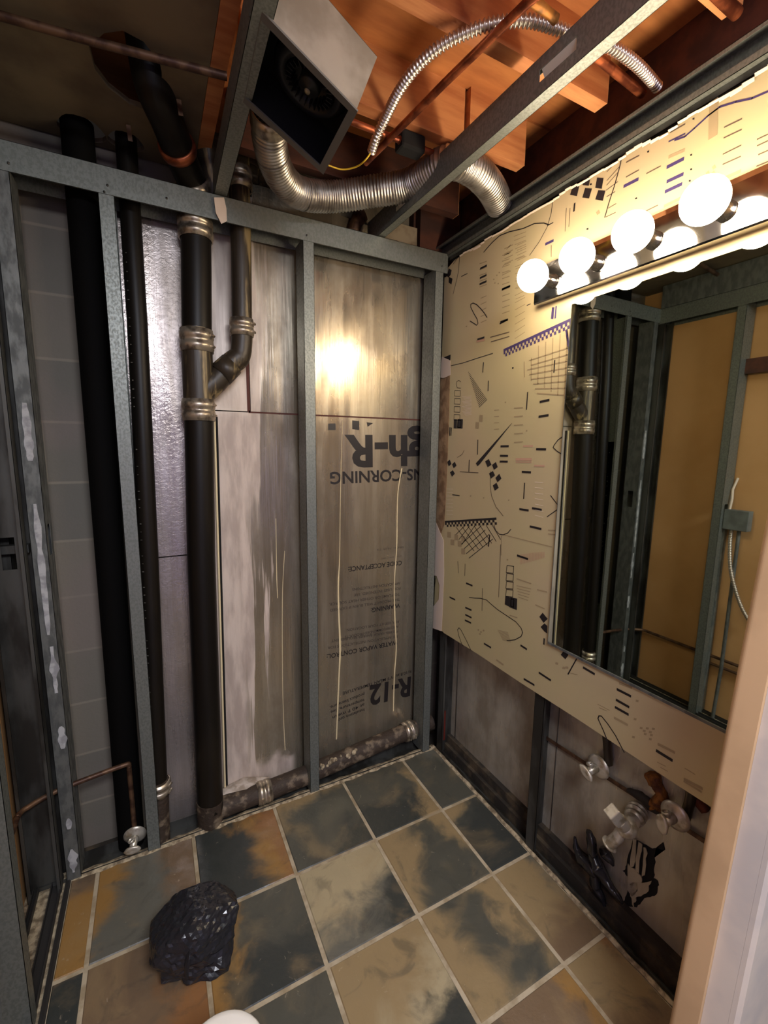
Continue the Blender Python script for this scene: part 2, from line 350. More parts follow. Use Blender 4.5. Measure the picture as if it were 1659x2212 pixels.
# front wall with the doorway the photographer stands in, and hallway behind
mb = MB(); mb.box((-1.9,-3.65,-.1), (.5,-3.6,3.0)); struct(mb.build('wall_hall', M['hall']))
mb = MB(); mb.box((-1.95,-3.6,-.1), (-1.9,-1.55,3.0)); mb.box((-1.9,-1.6,-.1),(-1.68,-1.55,3.0)); struct(mb.build('wall_hall_left', M['hall']))
mb = MB(); mb.box((-1.95,-3.6,2.5), (.5,-1.75,2.55)); struct(mb.build('ceiling_hall', M['hall']))
mb = MB(); mb.box((-1.68,-1.75,2.615), (.9,.3,2.64)); 
for k in range(6): mb.box((-1.0,-1.6+k*.3,2.607), (.9,-1.31+k*.3,2.616))
struct(mb.build('ceiling', M['subfloor']))
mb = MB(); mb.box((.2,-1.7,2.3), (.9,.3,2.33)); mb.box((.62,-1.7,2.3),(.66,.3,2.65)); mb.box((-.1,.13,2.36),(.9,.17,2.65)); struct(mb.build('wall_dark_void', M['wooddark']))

# ============================================================ STUD FRAMING
def stud(name, label, loc, z0, z1, face, web, depth=.09, w=.04, mat_='galv', group=None, holes=(), parts=None):
    """C stud. loc: centre of the front face. face: direction of front face, web: +1/-1 side carrying the web"""
    x, y = loc; fx, fy = face; sx, sy = -fy, fx
    def conv(u, v, z): return V(x+sx*u-fx*v, y+sy*u-fy*v, z)   # u sideways, v depth behind the face
    e = w/2*web; lip = .009
    prof = [(-e, lip), (-e, 0), (e, 0), (e, depth), (-e, depth), (-e, depth-lip)]
    root = thing(name, label, 'stud', (x, y, z0), group)
    mb = MB(); mb.sheet(prof[:3], conv, z0, z1); mb.sheet(prof[3:], conv, z0, z1); mb.build('flange', M[mat_], root)
    mb = MB(); segs = [z0]+[v for h in holes for v in (h-.05, h+.05)]+[z1]
    for a, b in zip(segs[::2], segs[1::2]): mb.sheet([(e, 0), (e, depth)], conv, a, b)
    for h in holes:
        mb.sheet([(e, 0), (e, depth*.3)], conv, h-.05, h+.05); mb.sheet([(e, depth*.7), (e, depth)], conv, h-.05, h+.05)
    mb.build('web', M[mat_], root)
    return root
ZT = 2.245
S1 = stud('metal_stud', 'leftmost metal stud of the back wall, beside the grey block wall, with plaster smears', (-1.497,0), 0, 2.25, (0,-1), 1, mat_='galv_old', holes=(1.2,))
S2 = stud('metal_stud', 'speckled metal stud directly left of the thin black pipe, above the floor valve', (-1.249,0), 0, 2.25, (0,-1), -1, holes=(1.5, .6))
S3 = stud('metal_stud', 'metal stud standing in front of the foil boards, middle of the back wall', (-.622,0), 0, 2.25, (0,-1), -1)
S4 = stud('metal_stud', 'metal corner stud of the back wall next to the patterned wallpaper board', (-.045,0), 0, 2.25, (0,-1), -1, mat_='galv')
# plaster smears on the first stud
smm = mat('pale_plaster_smear', (176,176,176), (140,140,142), .8, 0, 30)
for (a, b, w, hh) in ((.90,1.32,.010,0),(.70,.86,.013,.004),(.50,.58,.012,.006),(1.45,1.62,.012,.0),(.03,.12,.013,0),(.2,.24,.010,.0)):
    pts = []; n = 12
    for i in range(n+1):
        z = lerp(a, b, i/n); k = math.sin(math.pi*(i+.3)/(n+.6))**.35*w*(1+1.1*noise.noise(V(z*38, a, 0)))
        pts.append((z, k))
    poly = [V(-1.497+hh+k, -.0012, z) for z, k in pts]+[V(-1.497+hh-k*.7, -.0012, z) for z, k in reversed(pts)]
    mb = MB(); mb.prism(poly, (0,-.0015,0)); o = mb.build('plaster_smear', smm, S1); o['label'] = 'pale plaster smear'
# top track over the back wall (front leg tall, web on top, back leg)
TT = thing('top_track', 'long galvanized top track running across the back wall above the pipes', 'track', (-.7,0,2.25))
mb = MB(); cv = lambda u, v, w_: V(w_, u, v)
mb.sheet([(-.003,2.242),(-.003,2.318),(.094,2.318),(.094,2.242)], cv, -1.66, -.006)
mb.sheet([(.006,2.250),(.006,2.244)], cv, -1.66, -.006)
mb.build('channel', M['galv'], TT)
mb = MB()
for px, py in ((18,352),(232,400),(225,414),(360,428),(663,508),(955,575)):
    mb = MB(); p = at(px, py, 'y', -.005); mb.lathe(p, (0,-1,0), [(0,.0035),(.0015,.003),(.0022,.0),], 10); mb.build('screw', M['galv_dark'], TT)
# rust and broken plaster lying on the top track
R_ = tag(crumbs('plaster_rubble', (-.52,.03,2.32), (-.24,.03,2.32), .05, .016, M['mortar'], 60), 'crumbled tan plaster lying on the top track below the diagonal channel', 'rubble')
# hanging clip
cl = thing('metal_clip', 'small pale bent metal clip hanging over the top track under the left ceiling channel', 'clip', (-.88,-.01,2.3))
mb = MB(); c0 = [at(*q, 'y', -.012) for q in ((462,428),(484,428),(489,452),(490,478),(478,484),(466,460))]
mb.prism(c0, (0,-.002,0)); mb.prism([c0[0],c0[1],V(c0[1].x,.05,2.321),V(c0[0].x,.05,2.321)], (0,0,.002)); mb.build('plate', M['paper_w'], cl)
# bottom track along back wall (thin) and along right wall
BT = thing('floor_track', 'dull metal floor track behind the tile edge along the back wall', 'track', (-.7,.05,-.03))
mb = MB(); mb.sheet([(.006,.008),(.006,-.03),(.096,-.03),(.096,.01)], cv, -1.64, -.01); mb.build('channel', M['galv_dark'], BT)
RT = thing('floor_track', 'dirty metal floor track below the right wall beside the tile edge', 'track', (.05,-.7,-.03))
cvy = lambda u, v, w_: V(u, w_, v)
mb = MB(); mb.sheet([(.020,.012),(.020,-.03),(.098,-.03),(.098,.02)], cvy, -1.5, .0); mb.build('channel', M['galv_dark'], RT)
# right wall studs
stud('metal_stud', 'grimy dark metal stud of the right wall below the wallpaper board, left of the valves', (.0145,-.632), -.02, 2.31, (-1,0), -1, mat_='galv_dark', w=.042, holes=(.3,))
stud('metal_stud', 'dark metal stud in the corner right of the back wall foil, under the board corner', (.0145,-.03), -.02, 2.31, (-1,0), -1, mat_='galv_dark', w=.04)
stud('metal_stud', 'metal stud of the right wall beside the door jamb', (.0145,-1.24), -.02, 2.31, (-1,0), -1, mat_='galv_dark', w=.04)
# right wall header channel (opens toward the room)
HC = thing('ceiling_channel', 'long dark steel channel running along the top of the wallpapered right wall', 'channel', (0,-.7,2.31))
mb = MB(); mb.sheet([(-.010,2.326),(-.010,2.312),(.026,2.312),(.026,2.378),(-.006,2.378),(-.006,2.370)], cvy, -1.55, .10); mb.build('channel', M['galv'], HC)
mb = MB(); mb.sheet([(.006,2.31),(.006,2.296),(.03,2.296)], cvy, -1.5, .0); mb.build('lower_lip', M['galv_dark'], HC)
# ceiling channels running toward the viewer
def ceil_channel(label, x0, x1, zb, zt, ya, yb, webside, slots, dx):
    t_ = thing('ceiling_channel', label, 'channel', ((x0+x1)/2, (ya+yb)/2, zb))
    def cvx(u, v, w_): return V(u+dx*(w_-ya)/(yb-ya), w_, v)
    wx, ox = (x0, x1) if webside < 0 else (x1, x0)
    mb = MB(); mb.sheet([(ox, zb+.008),(ox, zb),(wx, zb)], cvx, ya, yb); mb.sheet([(wx, zt),(ox, zt),(ox, zt-.008)], cvx, ya, yb); mb.build('flange', M['galv'], t_)
    mb = MB(); ys = [ya]+[v for s_ in slots for v in (s_+.05, s_-.05)]+[yb]
    for a, b in zip(ys[::2], ys[1::2]): mb.sheet([(wx, zb),(wx, zt)], cvx, a, b)
    h = zt-zb
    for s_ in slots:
        tb = MB(); tb.sheet([(wx+.002, zb+h*.66),(wx+.016, zb+h*.40)], cvx, s_+.046, s_-.046); q_ = tb.build('slot_highlight', M['galv_glint'], t_); q_['label'] = 'pale plate painting the highlight in the slot'  # added pale plate: light reflected on the inner flange, put into its colour
        mb.sheet([(wx, zb),(wx, zb+h*.33)], cvx, s_+.05, s_-.05); mb.sheet([(wx, zt-h*.33),(wx, zt)], cvx, s_+.05, s_-.05)
    mb.build('web', M['galv'], t_)
SLA, SLB = -.19, -.85
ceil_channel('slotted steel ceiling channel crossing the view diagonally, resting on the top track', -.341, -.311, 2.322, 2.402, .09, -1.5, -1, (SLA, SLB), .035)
ceil_channel('steel ceiling channel left of the fan box, resting on the top track', -.940, -.900, 2.322, 2.40, .07, -1.5, -1, (), -.03)
# left wall framing (seen edge-on at the far left and in the mirror)
LW = 'left wall framing'
for (y, lab, mm) in ((-.010,'dark metal stud at the back left corner, edge-on beside the plaster-smeared stud','galv_dark'),(-.415,'speckled metal stud of the left wall, full length in the mirror','galv')):
    stud('metal_stud', lab, (-1.53, y), -.02, 2.25, (1,0), 1 if y > -.1 else -1, depth=.09, mat_=mm, holes=(1.17,))
stud('metal_stud', 'dull metal stud of the left wall nearest the doorway', (-1.53,-1.0), -.02, 2.25, (1,0), 1, mat_='galv_old')
for xx, lab in ((-1.545,'dark boxed metal stud filling the far left corner, nearer the plaster-smeared stud'),(-1.60,'dark boxed metal stud deepest in the far left corner, against the brown drywall')):
    t_ = thing('metal_stud', lab, 'stud', (xx,.1,0))
    mb = MB(); mb.sheet([(xx-.018,.10),(xx-.018,.06),(xx+.018,.06),(xx+.018,.10)], lambda u,v,w_: V(u,v,w_), -.02, 2.25); mb.build('web', M['galv_dark'], t_)
    mb = MB(); mb.sheet([(xx-.018,.155),(xx+.018,.155)], lambda u,v,w_: V(u,v,w_), -.02, 2.25); mb.build('flange', M['galv_dark'], t_)
mb = MB(); mb.box((-1.632,.03,1.165), (-1.53,.06,1.19)); tag(mb.build('bridging_bar', M['galv_dark']), 'short dark steel bridging bar between the far left corner studs', 'bar')
LT = thing('top_track', 'galvanized top track of the left wall, seen at the top of the mirror', 'track', (-1.58,-.7,2.25))
mb = MB(); mb.sheet([(-1.527,2.235),(-1.527,2.318),(-1.628,2.318),(-1.628,2.235)], cvy, -1.5, .02); mb.build('channel', M['galv'], LT)
mb = MB(); mb.box((-1.532,-1.5,2.32), (-1.528,-.0,2.445)); mb.build('header_plate', M['galv_old'], LT)
# strap of rusty wood seen in mirror between studs
mb = MB(); mb.box((-1.60,-.78,1.90), (-1.585,-.43,1.975)); tag(mb.build('wood_block', M['wooddark']), 'brown wooden backing block between left wall studs, seen in the mirror', 'block')
# floor tracks at left
for (x0, x1, lab, m_) in ((-1.560,-1.533,'dark metal floor track strip beside the leftmost tile column','rubber'),(-1.612,-1.598,'second dark metal floor strip, further left in the shower sill','rubber')):
    t_ = thing('floor_strip', lab, 'track', ((x0+x1)/2,-.7,0))
    mb = MB(); mb.sheet([(x0,.010),(x0,-.004),(x1,-.004),(x1,.010)], cvy, -1.5, .03, .003); mb.build('channel', M[m_], t_)
mb = MB(); mb.box((-1.64,-1.5,-.03), (-1.522,.05,-.005)); struct(mb.build('trim_3', M['mortar']), 'dusty sill under left strips')
mb = MB(); mb.sheet([(-1.520,.004),(-1.512,.006),(-1.508,.002)], cvy, -1.5, .02, .002); tag(mb.build('tile_edge_strip', M['rubber']), 'thin dark metal edging strip along the left side of the tiled floor', 'strip')

# ============================================================ FOIL BOARDS
FY = .125
ink = []
def text_polys(body, s_px, e_px, h, y=FY-.0008, bold=0.0, space=1.0):
    """print: starts at s_px, runs to e_px on the foil plane, cap height h (metres), letters upside down"""
    cu = bpy.data.curves.new('t', 'FONT'); cu.body = body; cu.size = 1; cu.offset = bold; cu.space_character = space; cu.resolution_u = 3
    ob = bpy.data.objects.new('t', cu); COL.objects.link(ob); bpy.context.view_layer.update()
    me = bpy.data.meshes.new_from_object(ob.evaluated_get(bpy.context.evaluated_depsgraph_get()))
    xs = [v.co.x for v in me.vertices]; x0, x1 = min(xs), max(xs)
    a = at(*s_px, 'y', y); b = at(*e_px, 'y', y); d = b-a; up = V(d.z, 0, -d.x).normalized()
    if up.z > 0: up = -up
    vs = [a+d*((v.co.x-x0)/(x1-x0))+up*(v.co.y/.70*h) for v in me.vertices]
    fs = [tuple(p.vertices) for p in me.polygons]
    bpy.data.objects.remove(ob); bpy.data.curves.remove(cu); bpy.data.meshes.remove(me)
    return vs, fs
LWR = thing('foil_board', 'lower foil insulation board of the back wall with upside-down black lettering and plaster runs', 'insulation board', (-.5,.13,0))
mb = MB()
pr = MB(); pr.box((-1.0,FY,-.02), (.02,.16,1.630), 2)
def T(body, s, e, h, mi=0, bold=0.0, dy=0.0):
    vs, fs = text_polys(body, s, e, h, FY-.0008-dy, bold); pr.add(vs, fs, mi)
T('High-R', (990,943), (744,942.5), .134, 0, .035)
T('OWENS-CORNING', (982,1010), (713,1020.5), .052, 0, .02)
for q in (((709,915),(725,915),(725,929),(709,929)),((761,908),(776,910),(776,929),(761,927)),((792,912),(806,914),(794,922))):
    pr.add([at(*k, 'y', FY-.0008) for k in q], [tuple(range(len(q)))], 0)
T('CODE ACCEPTANCE:', (868,1211), (752,1225), .022, 0, .012)
T('BOCA 76-29  -  ICBO', (867,1200), (823,1206), .004, 1); T('SBCC 7625-73', (872,1180), (815,1186), .008, 1)
T('APPLICATION INSTRUCTIONS', (865,1257), (761,1271), .0125, 1, .01); T('FOR USES INTENDED, SEE', (865,1268), (765,1283), .0125, 1, .01)
T('TO FLAME OR OTHER HEAT SOURCE.', (864,1281), (711,1303), .0125, 1, .01); T('THIS PRODUCT WILL BURN IF EXPOSED', (864,1292), (713,1316), .0125, 1, .01)
T('WARNING:', (864,1303), (801,1314), .022, 0, .012)
T('FOR USE AT YOUR LOCATION.', (862,1340), (747,1359), .0125, 1, .01); T('AND RECOMMENDED PRODUCTS', (861,1351), (745,1374), .0125, 1, .01)
T('PROPER VAPOR BARRIER REQUIREMENT', (860,1361), (716,1382), .0125, 1, .01); T('SEE APPLICATION INSTRUCTIONS FOR', (860,1372), (708,1397), .0125, 1, .01)
T('WATER VAPOR CONTROL:', (859,1383), (706,1414), .022, 0, .012)
T('R/10.8 at 75\u00b0F MEAN TEMPERATURE', (888,1447), (740,1495), .0155, 0, .008)
T('R-12', (888,1463), (799,1483), .100, 0, .035)
T('product literature.', (787,1496), (712,1526), .0155, 0, .008); T('temperature. See', (787,1509), (714,1536), .0155, 0, .008)
T('at 40 F mean', (787,1519), (718,1548), .0155, 0, .008); T('Insulation only', (787,1530), (726,1554), .0155, 0, .008)
pr.build('facing', [M['ink'], M['inkfade'], M['foil']], LWR, fix=False)
def ribbon(mb, pts, ws, ax='y', val=FY-.0015, mi=0):
    P3 = [at(x, y, ax, val) for x, y in pts]
    for i in range(len(P3)-1):
        a, b = P3[i], P3[i+1]; wa = ws[i] if isinstance(ws, (list, tuple)) else ws; wb = ws[i+1] if isinstance(ws, (list, tuple)) else ws
        d = (b-a)
        if d.length < 1e-6: continue
        nrm = V(1,0,0) if ax == 'x' else V(0,1,0) if ax == 'y' else V(0,0,1)
        s_ = d.cross(nrm).normalized()
        dn = d.normalized()*min(wa,wb)*.25
        mb.add([a-s_*wa/2-dn, b-s_*wb/2+dn, b+s_*wb/2+dn, a+s_*wa/2-dn], [(0,1,2,3)], mi)
for q, w_ in (([(740,905),(737,1000),(735,1100),(734,1200),(731,1262),(732,1320),(735,1400),(733,1450),(730,1520),(727,1596)], [.002,.003,.003,.005,.009,.011,.013,.011,.010,.009]),
        ([(868,1012),(860,1060),(858,1110),(857,1180),(852,1260),(853,1330),(856,1400),(852,1460),(850,1535)], [.010,.007,.009,.009,.007,.010,.009,.010,.009]),
        ([(615,1190),(610,1300),(611,1500),(616,1620)], [.003,.004,.003,.004]), ([(596,1120),(598,1250),(600,1292)], [.003,.004,.003])):
    mb = MB(); Q = spline([at(x, y, 'y', FY) for x, y in q], 5); W_ = []
    for i in range(len(Q)):
        f_ = i/(len(Q)-1)*(len(w_)-1); k = min(int(f_), len(w_)-2); W_.append(lerp(w_[k], w_[k+1], f_-k)*.85*(1+.25*noise.noise(Q[i]*40)))
    mb.tube(Q, W_, 8, squash=.35); o = mb.build('glue_drip', M['glue'], LWR); o['label'] = 'cream glue drip'
mb = MB(); a_, b_ = at(463,900,'y',FY-.014), at(486,1700,'y',FY-.014)
mb.tube([a_, a_.lerp(b_,.5), b_], .0042, 8); o = mb.build('board_edge', M['glue'], LWR); o['label'] = 'cream foam board edge'
mb = MB(); mb.tube([a_+V(.009,.008,0), b_+V(.009,.008,0)], .004, 8); o = mb.build('edge_gap', M['black'], LWR); o['label'] = 'dark gap along the board edge'
UP = thing('foil_board', 'upper right foil insulation board of the back wall with the bright lamp reflection', 'insulation board', (-.4,.13,1.63))
mb = MB(); mb.box((-.822,FY-.003,1.634), (.02,.16,2.40)); mb.build('facing', M['foil'], UP)
UL = thing('foil_board', 'narrow plaster-smeared foil board behind the big black stack, above the seam', 'insulation board', (-.9,.13,1.63))
mb = MB(); mb.box((-1.0,FY,1.634), (-.832,.16,2.33)); mb.build('facing', M['foil'], UL)
LF = thing('foil_board', 'crinkled shiny foil strip between the thin black pipe and the big black stack', 'insulation board', (-1.1,.13,0))
mb = MB(); mb.box((-1.235,FY+.003,-.02), (-1.003,.16,1.085)); mb.box((-1.235,FY+.001,1.09), (-1.003,.16,2.33)); mb.build('facing', M['foilc'], LF)
TF = thing('foil_board', 'dull foil board sloping above the top track behind the silver duct', 'insulation board', (-.5,.14,2.33))
mb = MB(); pl = [at(*q, 'y', .135) for q in ((538,372),(600,366),(612,372),(700,395),(850,405),(858,470),(805,512),(545,440))]
mb.prism(pl, (0,.02,0)); mb.prism([at(*q, 'y', .12) for q in ((542,395),(640,425),(720,460),(830,500),(815,520),(545,445))], (0,.012,0)); mb.build('facing', M['foilt'], TF)
# foil seam gaps: dark red-brown tape line
mb = MB(); mb.box((-.83,FY-.001,1.628), (.01,FY+.01,1.637)); mb.box((-.835,FY-.001,1.63),(-.824,FY+.01,1.86)); struct(mb.build('trim_4', mat('brown_seam_tape', (84,44,34), rough=.8)))
# right wall lower foil boards
for (ya, yb, lab) in ((-.0,-.585,'grimy foil board under the wallpaper board, between the corner and the dark stud'),(-.59,-1.5,'large dirty foil board under the wallpaper board, behind the sink valves')):
    b_ = thing('foil_board', lab, 'insulation board', (.1,(ya+yb)/2,0)); mb = MB(); mb.box((.098,yb,.03), (.12,ya,1.2)); mb.build('facing', M['foild'], b_)
mb = MB(); mb.box((.060,-1.5,-.035), (.098,.0,.02)); mb.box((.075,-1.5,.02), (.1,.0,.06)); struct(mb.build('trim_5', M['soot']))

# ============================================================ DRAIN PIPES
def coupling(root, p, axis, r, h, screw=True):
    ax = Vector(axis).normalized(); p = Vector(p)-ax*h/2; mb = MB()
    mb.lathe(p, ax, [(0,r),(0,r+.004),(h*.12,r+.004),(h*.13,r+.006),(h*.40,r+.006),(h*.41,r+.0045),(h*.59,r+.0045),(h*.6,r+.006),(h*.87,r+.006),(h*.88,r+.004),(h,r+.004),(h,r)], 36)
    o = mb.build('coupling', M['clamp'], root); o['label'] = 'steel band coupling'
    if screw:
        q = V(1,-.6,0).normalized()
        for k in (.26,.74):
            m2 = MB(); c = p+ax*h*k+(q-ax*q.dot(ax)).normalized()*(r+.008); dd = ax.cross(q).normalized()
            m2.tube([c-dd*.010, c+dd*.010], .0045, 8); m2.build('clamp_screw', M['clamp'], o)
p1 = thing('drain_pipe', 'tall matte black tube standing in for the dark void left of the speckled stud', 'pipe', (-1.32,.10,0))  # black tube paints the darkness of the empty gap
mb = MB(); mb.tube([(-1.328,.10,-.02),(-1.322,.10,1.2),(-1.317,.10,2.47)], .044, 32); mb.build('pipe', mat('matte_black_gap_shade', (8,7,6), rough=.8, spec=.1), p1)
p2 = thing('drain_pipe', 'thin black drain pipe just right of the speckled stud, with faint lettering', 'pipe', (-1.21,.06,0))
mb = MB(); mb.tube([(-1.222,.052,.235),(-1.203,.056,1.1),(-1.190,.070,1.9),(-1.188,.10,2.47)], .0305, 32); mb.build('pipe', M['abs'], p2)
mb = MB()
random.seed(3)
for k in range(60):   # worn pale lettering reduced to illegible ticks
    z = .45+k*.028
    if 1.50 < z < 1.6 or random.random() < .25: continue
    xx = -1.2225+(z-.235)*.0138; yy = .052+(z-.235)*.004+(.010 if z > 1.9 else 0)
    a = math.radians(-112); rr = .0312
    c = V(xx+math.cos(a)*rr, yy+math.sin(a)*rr, z); tdir = V(-math.sin(a), math.cos(a), 0)
    ln = random.uniform(.003,.006)
    mb.obox(c, tdir*ln, V(0,0,random.uniform(.0012,.004)), V(math.cos(a), math.sin(a), 0)*.0006)
mb.build('worn_marking', mat('worn_marking', (84,80,72), rough=.6), p2)['kind'] = 'stuff'
mb = MB(); mb.tube([(-1.2305,.046,-.03),(-1.226,.048,.1),(-1.223,.051,.245)], [.036,.034,.036], 28, jit=.12); o = mb.build('lower_hub', M['cast'], p2); o['label'] = 'rusty lower pipe hub'
coupling(p2, (-1.222,.051,.215), (.01,0,1), .0365, .055)
p3 = thing('drain_pipe', 'large black vertical drain stack with branch fitting and steel band couplings', 'pipe', (-1.03,.05,0))
mb = MB(); mb.tube([(-1.046,.040,.06),(-1.032,.048,1.1),(-1.016,.055,1.62)], .0485, 36); mb.build('pipe', M['abs'], p3)
mb = MB(); mb.tube([(-1.015,.056,1.62),(-1.011,.057,1.87),(-1.010,.057,1.9)], .0505, 36); mb.tube([(-1.012,.057,1.68),(-.955,.058,1.73),(-.925,.059,1.765)], [.045,.042,.040], 28)
o = mb.build('branch_fitting', M['castdark'], p3); o['label'] = 'stained side-branch fitting'
mb = MB(); mb.tube([(-1.010,.057,1.88),(-1.001,.060,2.1),(-.996,.062,2.26)], .0485, 36); mb.build('upper_pipe', M['abs'], p3)
coupling(p3, (-1.011,.057,1.86), (0,0,1), .050, .075); coupling(p3, (-1.016,.055,1.625), (0,0,1), .050, .075); coupling(p3, (-.998,.062,2.225), (0,0,1), .0505, .07, False)
mb = MB(); mb.tube([(-1.047,.040,-.03),(-1.047,.040,.09),(-1.046,.040,.10)], [.046,.050,.050], 32, jit=.06); o = mb.build('base_hub', M['cast'], p3); o['label'] = 'plaster-splashed base hub'
# branch elbow and vent pipe 4
p4 = thing('vent_pipe', 'stained narrow vent pipe right of the big stack, joining its side branch', 'pipe', (-.85,.06,1.8))
mb = MB(); mb.tube([(-.856,.06,1.93),(-.850,.062,2.2),(-.846,.065,2.50)], .035, 32); mb.build('pipe', M['castdark'], p4)
mb = MB(); mb.tube(spline([(-.935,.059,1.755),(-.900,.06,1.795),(-.866,.06,1.83),(-.857,.06,1.90)], 6), [.039]*12+[.037]*7, 28); mb.build('elbow', M['castdark'], p4)
coupling(p4, (-.857,.06,1.925), (0,0,1), .037, .06)
mb = MB(); mb.lathe((-.918,.059,1.773), (.7,0,.72), [(-.028,.039),(-.028,.045),(.03,.043),(.03,.037)], 28); o = mb.build('coupling', M['castdark'], p4)
coupling(p4, (-.846,.064,2.42), (0,0,1), .036, .07, False)
mb = MB(); mb.tube([(-.838,.10,2.46),(-.80,.12,2.475),(-.77,.11,2.47)], [.026,.03,.022], 14, jit=.3); mb.build('hub_lump', M['castdark'], p4)
# stack continues above the track and turns toward the ceiling hole
p5 = thing('drain_pipe', 'black overhead drain elbow rising into the ragged hole in the left ceiling board', 'pipe', (-1.05,-.1,2.35))
mb = MB(); pth = spline([(-.985,.075,2.325),(-1.005,.04,2.36),(-1.04,-.03,2.39),(-1.075,-.12,2.415),(-1.115,-.20,2.46),(-1.13,-.23,2.6)], 7); mb.tube(pth, .047, 30); mb.build('pipe', M['abs'], p5)
def ring(root, i, pts, r, nm='coupling', mt='clamp', w=.02):
    a = pts[i]; d = (pts[i+1]-pts[i-1]).normalized(); mb = MB(); mb.lathe(a-d*w, d, [(0,r),(0,r+.006),(w*.8,r+.008),(w*1.2,r+.008),(w*2,r+.006),(w*2,r)], 30); return mb.build(nm, M[mt], root)
ring(p5, 5, pth, .048); o = ring(p5, 16, pth, .047, 'copper_band', 'copper', .014); o['label'] = 'copper-coloured band'
mb = MB(); mb.tube([(-.93,.08,2.33),(-.945,.05,2.40),(-.955,.03,2.47)], [.036,.038,.036], 20, jit=.2); tag(mb.build('pipe_stub', M['castdark']), 'dark stained pipe stub beside the left ceiling channel above the top track', 'pipe')
# hanging metal straps near elbow
for k, (pa, pb, lab) in enumerate((((386,215),(391,250),'small dark metal strap hanging from the left ceiling board right of the big elbow'),((392,272),(396,305),'bent copper strap end beside the band of the big elbow'),((277,270),(282,305),'small pale strap end hanging left of the big elbow'))):
    mb = MB(); a = at(*pa, 'z', 2.44); b = at(*pb, 'z', 2.40); mb.bar(a, b, .012, .002, (0,1,0)); tag(mb.build('hanging_strap', M['copperold']), lab, 'strap')
# horizontal drain near floor
p6 = thing('drain_pipe', 'rusty horizontal drain pipe lying along the floor at the foot of the foil wall', 'pipe', (-.5,.06,.04))
mb = MB(); hp = [(-1.02,.055,.035),(-.85,.06,.034),(-.66,.065,.040),(-.45,.068,.058),(-.2,.07,.080),(.03,.07,.098)]; mb.tube(spline(hp, 8), .040, 32, jit=.06); mb.build('pipe', M['cast'], p6)
for q, d in (((-.83,.06,.034),(1,0,.0)),((-.105,.07,.088),(1,0,.08))): coupling(p6, q, d, .041, .06)
mb = MB()
random.seed(11)
for k in range(26):
    x = -.62+random.random()*.22; z = .05+ (x+.6)*.09; a = random.uniform(.2,2.4)
    mb.lathe((x,.067-math.cos(a-1.0)*.036, z-.002+math.sin(a)*.036), (0,-1,.3), [(-.004,.0),(-.003,random.uniform(.005,.012)),(.004,random.uniform(.003,.008)),(.006,0)], 7, smooth=False)
mb.build('plaster_lump', M['mortar'], p6)
# plaster mound where the runs reach the floor pipe
mb = MB(); mb.tube([(-.99,.09,.03),(-.9,.085,.035),(-.8,.085,.03)], [.05,.055,.04], 18, jit=.25, squash=.8); tag(mb.build('plaster_mound', mat('wet_looking_plaster', (196,184,172), (150,136,120), .5, 0, 24, bump=.4)), 'greyish plaster mound at the foot of the foil wall behind the big stack', 'plaster')
mb = MB(); mb.tube([(.045,-.015,.05),(.045,-.015,.2)], .013, 12); o = tag(mb.build('red_pipe', mat('red_brown_pipe', (96,34,26), rough=.5)), 'short red-brown pipe standing in the corner behind the corner stud', 'pipe')

# ============================================================ COPPER AND FLOOR VALVE AT LEFT
cp = thing('copper_pipe', 'thin old copper pipe crossing the left studs low down, feeding the floor valve', 'pipe', (-1.45,.03,.34))
mb = MB(); yy = .03
mb.tube(spline([(-1.61,-1.3,.345),(-1.61,-.2,.345),(-1.61,-.06,.345),(-1.585,-.025,.345),(-1.545,.0,.345),(-1.49,.02,.345),(-1.33,.045,.348),(-1.314,.05,.338),(-1.313,.052,.32),(-1.312,.055,.15),(-1.312,.06,.06)], 6), .0085, 14); mb.build('pipe', M['copperold'], cp)
def stop_valve(label, c, d, size, hrot, group=None):
    c = Vector(c); d = Vector(d).normalized(); r_ = thing('stop_valve', label, 'valve', c, group); u = d.orthogonal().normalized()
    up = V(0,0,1); up = (up-d*up.dot(d)).normalized(); sd = d.cross(up)
    k = size
    mb = MB(); mb.lathe(c, d, [(0,.034*k),(.002,.034*k),(.006*k,.026*k),(.010*k,.013*k),(.012*k,.010*k)], 32); mb.build('escutcheon', M['whitemet'], r_)
    mb = MB(); mb.lathe(c, d, [(0,.008*k),(.012*k,.008*k),(.012*k,.012*k),(.024*k,.012*k),(.026*k,.0105*k),(.040*k,.0105*k),(.041*k,.007*k),(.052*k,.006*k)], 24); mb.build('body', M['whitemet'], r_)
    oc = c+d*.032*k; od = (up*.8+sd*.3)
    mb = MB(); mb.lathe(oc+od*.006*k, od, [(0,.008*k),(.008*k,.008*k),(.009*k,.0095*k),(.015*k,.0095*k),(.015*k,.0055*k),(.006*k,.0055*k)], 20); mb.build('outlet', M['whitemet'], r_)
    hc = c+d*.050*k; a = math.radians(hrot); h1 = up*math.cos(a)+sd*math.sin(a); h2 = d.cross(h1); mb = MB(); vs = []; n = 28
    prof = [(0,.0),(0,.7),(.001,.95),(.004,1.0),(.007,.95),(.008,.6),(.006,0)]
    for (h, s_) in prof:
        for q in range(n):
            th = 2*math.pi*q/n; rr = 1+.03*math.cos(8*th)
            vs.append(hc+d*h*k+h1*math.cos(th)*.024*k*s_*rr+h2*math.sin(th)*.014*k*s_*rr)
    mb.add(vs, [(i*n+q, i*n+(q+1) % n, (i+1)*n+(q+1) % n, (i+1)*n+q) for i in range(len(prof)-1) for q in range(n)], 0, True); mb.build('handle', M['whitemet'], r_)
    return r_
stop_valve('small white-metal stop valve near the floor at the left, under the thin copper pipe', (-1.311,.055,.045), (-.12,-1,-.12), 1.15, 90)

